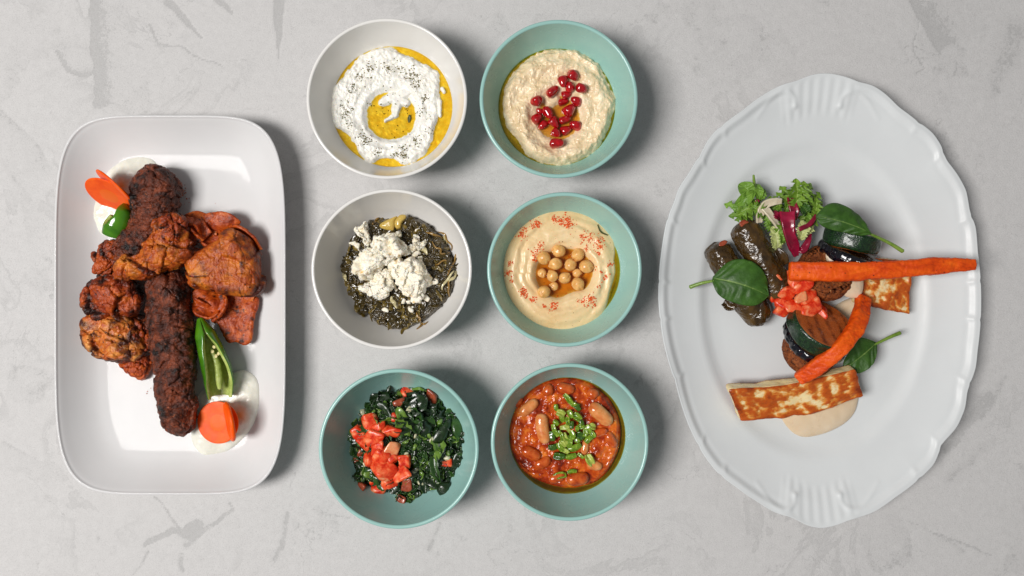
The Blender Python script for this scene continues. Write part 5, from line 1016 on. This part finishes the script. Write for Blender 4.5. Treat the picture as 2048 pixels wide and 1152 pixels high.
def leaf(name, base, tip, widths, mat, parent=None, label=None, cat=None, group=None, bow=0., arch=.006, cup=.25, fold=0., skewy=0., jag=0., nveins=5, seed=0, nu=70, nv=33, thick=.0005, stem=None, roll=0., ripple=.0012):
    """blade from base to tip (pixel, pixel, z); widths = (left, right) half widths in px along it"""
    b, t = P(*base), P(*tip); d = t - b; L = np.linalg.norm(d); d /= L; s = np.cross(d, [0, 0, 1.]); s /= np.linalg.norm(s); n = np.cross(s, d)
    s, n = math.cos(roll) * s + math.sin(roll) * n, -math.sin(roll) * s + math.cos(roll) * n
    u = np.linspace(0, 1, nu); v = np.linspace(-1, 1, nv); x = np.linspace(0, 1, len(widths[0]))
    def f(w):
        cc = catmull(np.c_[x, np.array(w, float) / 1e4], 400); return LN((np.interp(u, cc[:, 0], cc[:, 1]) * 1e4 * np.sqrt(np.clip(1.0 - np.clip((u - .90) / .1, 0, 1) ** 2, .0, 1))).clip(0.05), .03)
    wl, wr = f(widths[0]), f(widths[1]); r = np.random.default_rng(seed)
    if jag:
        saw = lambda ph: 1 - jag * ((u * nveins * 1.5 + ph) % 1.0) ** .8
        wl = wl * saw(0.) * (1 + .15 * r.normal(size=nu)).clip(.5, 1.4); wr = wr * saw(.4) * (1 + .15 * r.normal(size=nu)).clip(.5, 1.4)
    W_ = np.where(v[None] < 0, wl[:, None], wr[:, None]) * v[None]; G = np.zeros((nu, nv, 3)); av = np.abs(v)[None]
    ce = b + np.outer(u * L, d) + np.outer(bow * L * 4 * u * (1 - u), s) + np.outer(arch * 4 * u * (1 - u), n)
    hgt = cup * np.abs(W_) * av + fold * np.abs(W_) ; ph = (u[:, None] - .45 * av * (wl.max() / L)) * nveins + .35 * v[None] + .25 * np.sin(9 * u[:, None] + 4 * v[None])
    vein = np.exp(-(av / .05) ** 2) * (1 - .5 * u[:, None]) + .30 * np.exp(-(((ph % 1) - .5) / .05) ** 2) * sstep(.95, .1, av)
    quilt = .0005 * np.cos((ph % 1 - .5) * 2 * np.pi) * sstep(0, .3, av) * -1
    G = ce[:, None] + W_[..., None] * s + (hgt - quilt - .0004 * vein)[..., None] * n
    G = G + (ripple * fbm(G.reshape(-1, 3), .012, 3, seed) * np.tile(np.abs(v), nu)).reshape(nu, nv, 1) * n
    V, F = sheet(G[:, ::-1], thick); vn = np.tile(vein[:, ::-1].ravel(), 2); par = parent
    if stem is not None and parent is None:
        par = thing(name, b, label, cat, group); add('blade', V, F, mat, par, attrs={'vein': vn})
        Vs, Fs = tube(np.concatenate([PP(stem), [b + d * L * .10]]), [LN(4.2), LN(3.2), LN(2.4)], 30, 12, .4); add('stem', Vs, Fs, m_stem, par); return par
    return add(name, V, F, mat, parent, label, cat, group, attrs={'vein': vn})
leaf('spinach_leaf', (1425, 557, z + .026), (1537, 592, z + .036), ([4, 32, 44, 49, 50, 48, 42, 30, 4], [4, 24, 34, 37, 38, 37, 33, 24, 4]), m_spi, label='dark green spinach leaf draped over the dark vine leaf roll', cat='spinach', bow=-.04, arch=.008, cup=-.18, stem=[(1378, 575, z + .018), (1404, 566, z + .023)], nveins=5, seed=1)
leaf('spinach_leaf', (1742, 467, z + .058), (1632, 432, z + .054), ([2, 10, 14, 16, 18, 18, 15, 4], [2, 14, 24, 30, 34, 35, 28, 5]), m_spi, label='folded spinach leaf with long stem over the dark courgette', cat='spinach', bow=.02, arch=.006, cup=-.35, fold=-.15, stem=[(1808, 504, z + .046), (1775, 484, z + .050)], nveins=5, seed=2)
leaf('spinach_leaf', (1752, 686, z + .018), (1686, 738, z + .018), ([2, 14, 22, 26, 27, 26, 20, 4], [2, 22, 34, 35, 30, 22, 14, 3]), m_spi, label='small spinach leaf with long stem beside the curved carrot', cat='spinach', bow=.0, arch=.004, cup=.12, stem=[(1802, 665, z + .016), (1778, 675, z + .018)], nveins=4, seed=3)
# salad tuft
sal = thing('mixed_salad', P(1550, 430, z), 'mixed salad tuft of frisee, pale leaves and red cabbage', 'salad')
leaf('lambs_lettuce_leaf', (1507, 396, z + .022), (1478, 368, z + .020), ([5, 13, 17, 15, 5], [5, 12, 15, 13, 5]), m_lam, sal, cup=.3, seed=11, nveins=3)
leaf('lambs_lettuce_leaf', (1512, 380, z + .026), (1470, 410, z + .018), ([3, 10, 13, 10, 3], [3, 9, 11, 8, 3]), m_lam, sal, cup=.4, seed=12, nveins=3)
leaf('lambs_lettuce_leaf', (1516, 402, z + .022), (1512, 368, z + .020), ([4, 8, 10, 8, 4], [4, 8, 9, 7, 4]), m_lam, sal, cup=.3, seed=13, nveins=3)
leaf('lambs_lettuce_leaf', (1520, 404, z + .020), (1478, 418, z + .016), ([4, 10, 13, 10, 4], [4, 9, 10, 8, 4]), m_fri, sal, cup=.3, seed=14, nveins=3)
V, F = tube(np.array([P(1507, 349, z + .021), P(1508, 368, z + .025), P(1505, 392, z + .026)]), [.0010, .0016, .0018], 24, 12); add('leaf_stalk', V, F, m_lam.copy() if False else m_stem, sal)
fr = [((1520, 425), (1448, 408), 12), ((1510, 425), (1458, 432), 12), ((1525, 410), (1470, 425), 14), ((1500, 430), (1470, 440), 10), ((1520, 402), (1528, 378), 7), ((1590, 425), (1592, 357), 17), ((1595, 420), (1560, 372), 12), ((1590, 420), (1552, 385), 11), ((1600, 420), (1622, 366), 14), ((1605, 425), (1640, 385), 13), ((1610, 430), (1645, 402), 12), ((1600, 410), (1608, 362), 13), ((1585, 435), (1570, 395), 10), ((1625, 440), (1632, 395), 12), ((1560, 420), (1548, 392), 8), ((1535, 428), (1540, 392), 12), ((1545, 432), (1560, 398), 12), ((1530, 430), (1500, 412), 13), ((1568, 430), (1580, 384), 12), ((1610, 450), (1640, 420), 14), ((1540, 450), (1524, 425), 11), ((1570, 460), (1556, 430), 11), ((1600, 440), (1628, 420), 13), ((1550, 470), (1572, 440), 11), ((1540, 462), (1530, 440), 9), ((1605, 455), (1630, 430), 12)]
for i, (b_, t_, w) in enumerate(fr):
    w = w * 1.25
    zz = z + .014 + .010 * (i % 3) / 2
    leaf('frisee_leaf', (*b_, zz + .002), (*t_, zz + (.006 if i % 2 else .0)), ([w * .4, w, w * 1.1, w * .9, w * .3], [w * .4, w * .9, w * 1.05, w * .8, w * .3]), m_fri if i % 4 else m_lam, sal, jag=.75, nveins=3, seed=30 + i, nu=40, nv=13, cup=.35 if i % 2 else -.2, ripple=.004, arch=.005)
for i, (b_, t_, w, m) in enumerate([((1555, 500), (1544, 452), 14, m_pal), ((1566, 490), (1558, 460), 9, m_lam), ((1598, 480), (1606, 440), 14, m_pal), ((1606, 470), (1622, 446), 10, m_pal), ((1612, 430), (1600, 408), 12, m_spi), ((1580, 448), (1556, 468), 9, m_fri), ((1620, 460), (1612, 425), 9, m_lam)]):
    zz = z + .024 + .002 * (i % 3); leaf('lettuce_shred', (*b_, zz), (*t_, zz + .003), ([w * .4, w, w, w * .3], [w * .4, w * .8, w, w * .3]), m, sal, seed=60 + i, nu=36, nv=13, jag=.25, ripple=.004)
m_whi = food('white_cabbage', [(0.3, C(196, 182, 152)), (0.7, C(226, 216, 194))], 60, 3, rough=.3, bumps=((200, .2, .001),), sss=.2, sssr=(.002, .0018, .0014))
m_red = food('red_cabbage', [(0.3, C(96, 8, 32)), (0.6, C(146, 14, 52)), (0.85, C(176, 40, 80))], 60, 4, rough=.25, bumps=((240, .2, .001),), coat=.2)
def shred(name, pts, w, mat, tilt=0., curl=.2, th=.0016, seed=0):
    V, F = ribbon(PP([(x, y, z + h) for x, y, h in pts]), [LN(a) for a in w], tilt, th, 50, 11, curl, .0012, seed); return add(name, V, F, mat, sal)
shred('cabbage_shred', [(1563, 402, .034), (1545, 404, .035), (1530, 410, .034), (1520, 428, .032), (1518, 445, .028)], [5, 7, 8, 8, 6], m_whi, (.3, .2), .2, .002, 1)
shred('cabbage_shred', [(1528, 414, .033), (1540, 430, .034), (1552, 448, .032), (1562, 466, .028)], [8, 7, 6, 4], m_whi, (.2, .5), .2, .002, 2)
shred('red_cabbage_shred', [(1578, 392, .026), (1584, 408, .030), (1588, 424, .031), (1586, 440, .028)], [6, 9, 9, 5], m_red, (.4, -.2), .4, .0018, 3)
shred('red_cabbage_shred', [(1574, 424, .034), (1576, 446, .037), (1580, 472, .036), (1588, 494, .032), (1592, 512, .028)], [15, 13, 10, 12, 5], m_red, (-.2, .2), .25, .002, 4)
shred('red_cabbage_shred', [(1588, 464, .034), (1604, 456, .036), (1620, 448, .034), (1632, 430, .030)], [4, 4.5, 4.5, 3], m_red, (.4, .6), .2, .0018, 5)
shred('red_cabbage_shred', [(1596, 498, .028), (1606, 500, .030), (1616, 482, .030), (1620, 468, .028)], [5, 7, 5, 3], m_red, (.4, .0), .3, .0018, 6)
shred('red_cabbage_shred', [(1546, 424, .030), (1552, 430, .033), (1558, 438, .030)], [5, 7, 4], m_red, .3, .3, .0018, 7)
shred('red_cabbage_shred', [(1512, 400, .026), (1518, 404, .027)], [3, 3], m_red, .3, .3, .0014, 8)

# diced tomato heap
for i, (x, y, s_, dz, rz) in enumerate([(700, 735, 60, .030, .4), (790, 760, 62, .034, -.6), (655, 850, 56, .026, .2), (730, 850, 60, .033, 1.2), (830, 800, 60, .036, .8), (825, 880, 46, .042, .4), (700, 950, 60, .028, .9), (770, 930, 62, .035, .1), (880, 860, 58, .036, -.3), (900, 940, 70, .038, .5), (850, 980, 60, .034, 1.4), (950, 970, 56, .035, -.8), (910, 1010, 46, .033, .3), (690, 900, 46, .030, 1.0), (915, 830, 30, .032, 0)]):
    p = q2(x, y); w = LN(s_ * .3038) * .82; dims = (w * rng.uniform(.95, 1.2), w * rng.uniform(.75, 1), w * rng.uniform(.55, .8))
    pale = i in (5,)
    dice(P(p[0], p[1], z + dz * .9), dims, (rng.uniform(-.5, .5), rng.uniform(-.5, .5), rz), 900 + i, m_tomp if pale else m_tom, 'tomato_dice', 'pale seedy tomato dice atop the platter tomato heap' if pale else 'red diced tomato heaped between vine leaf roll and courgette', None if pale else 'tomato dice heaped on the platter')
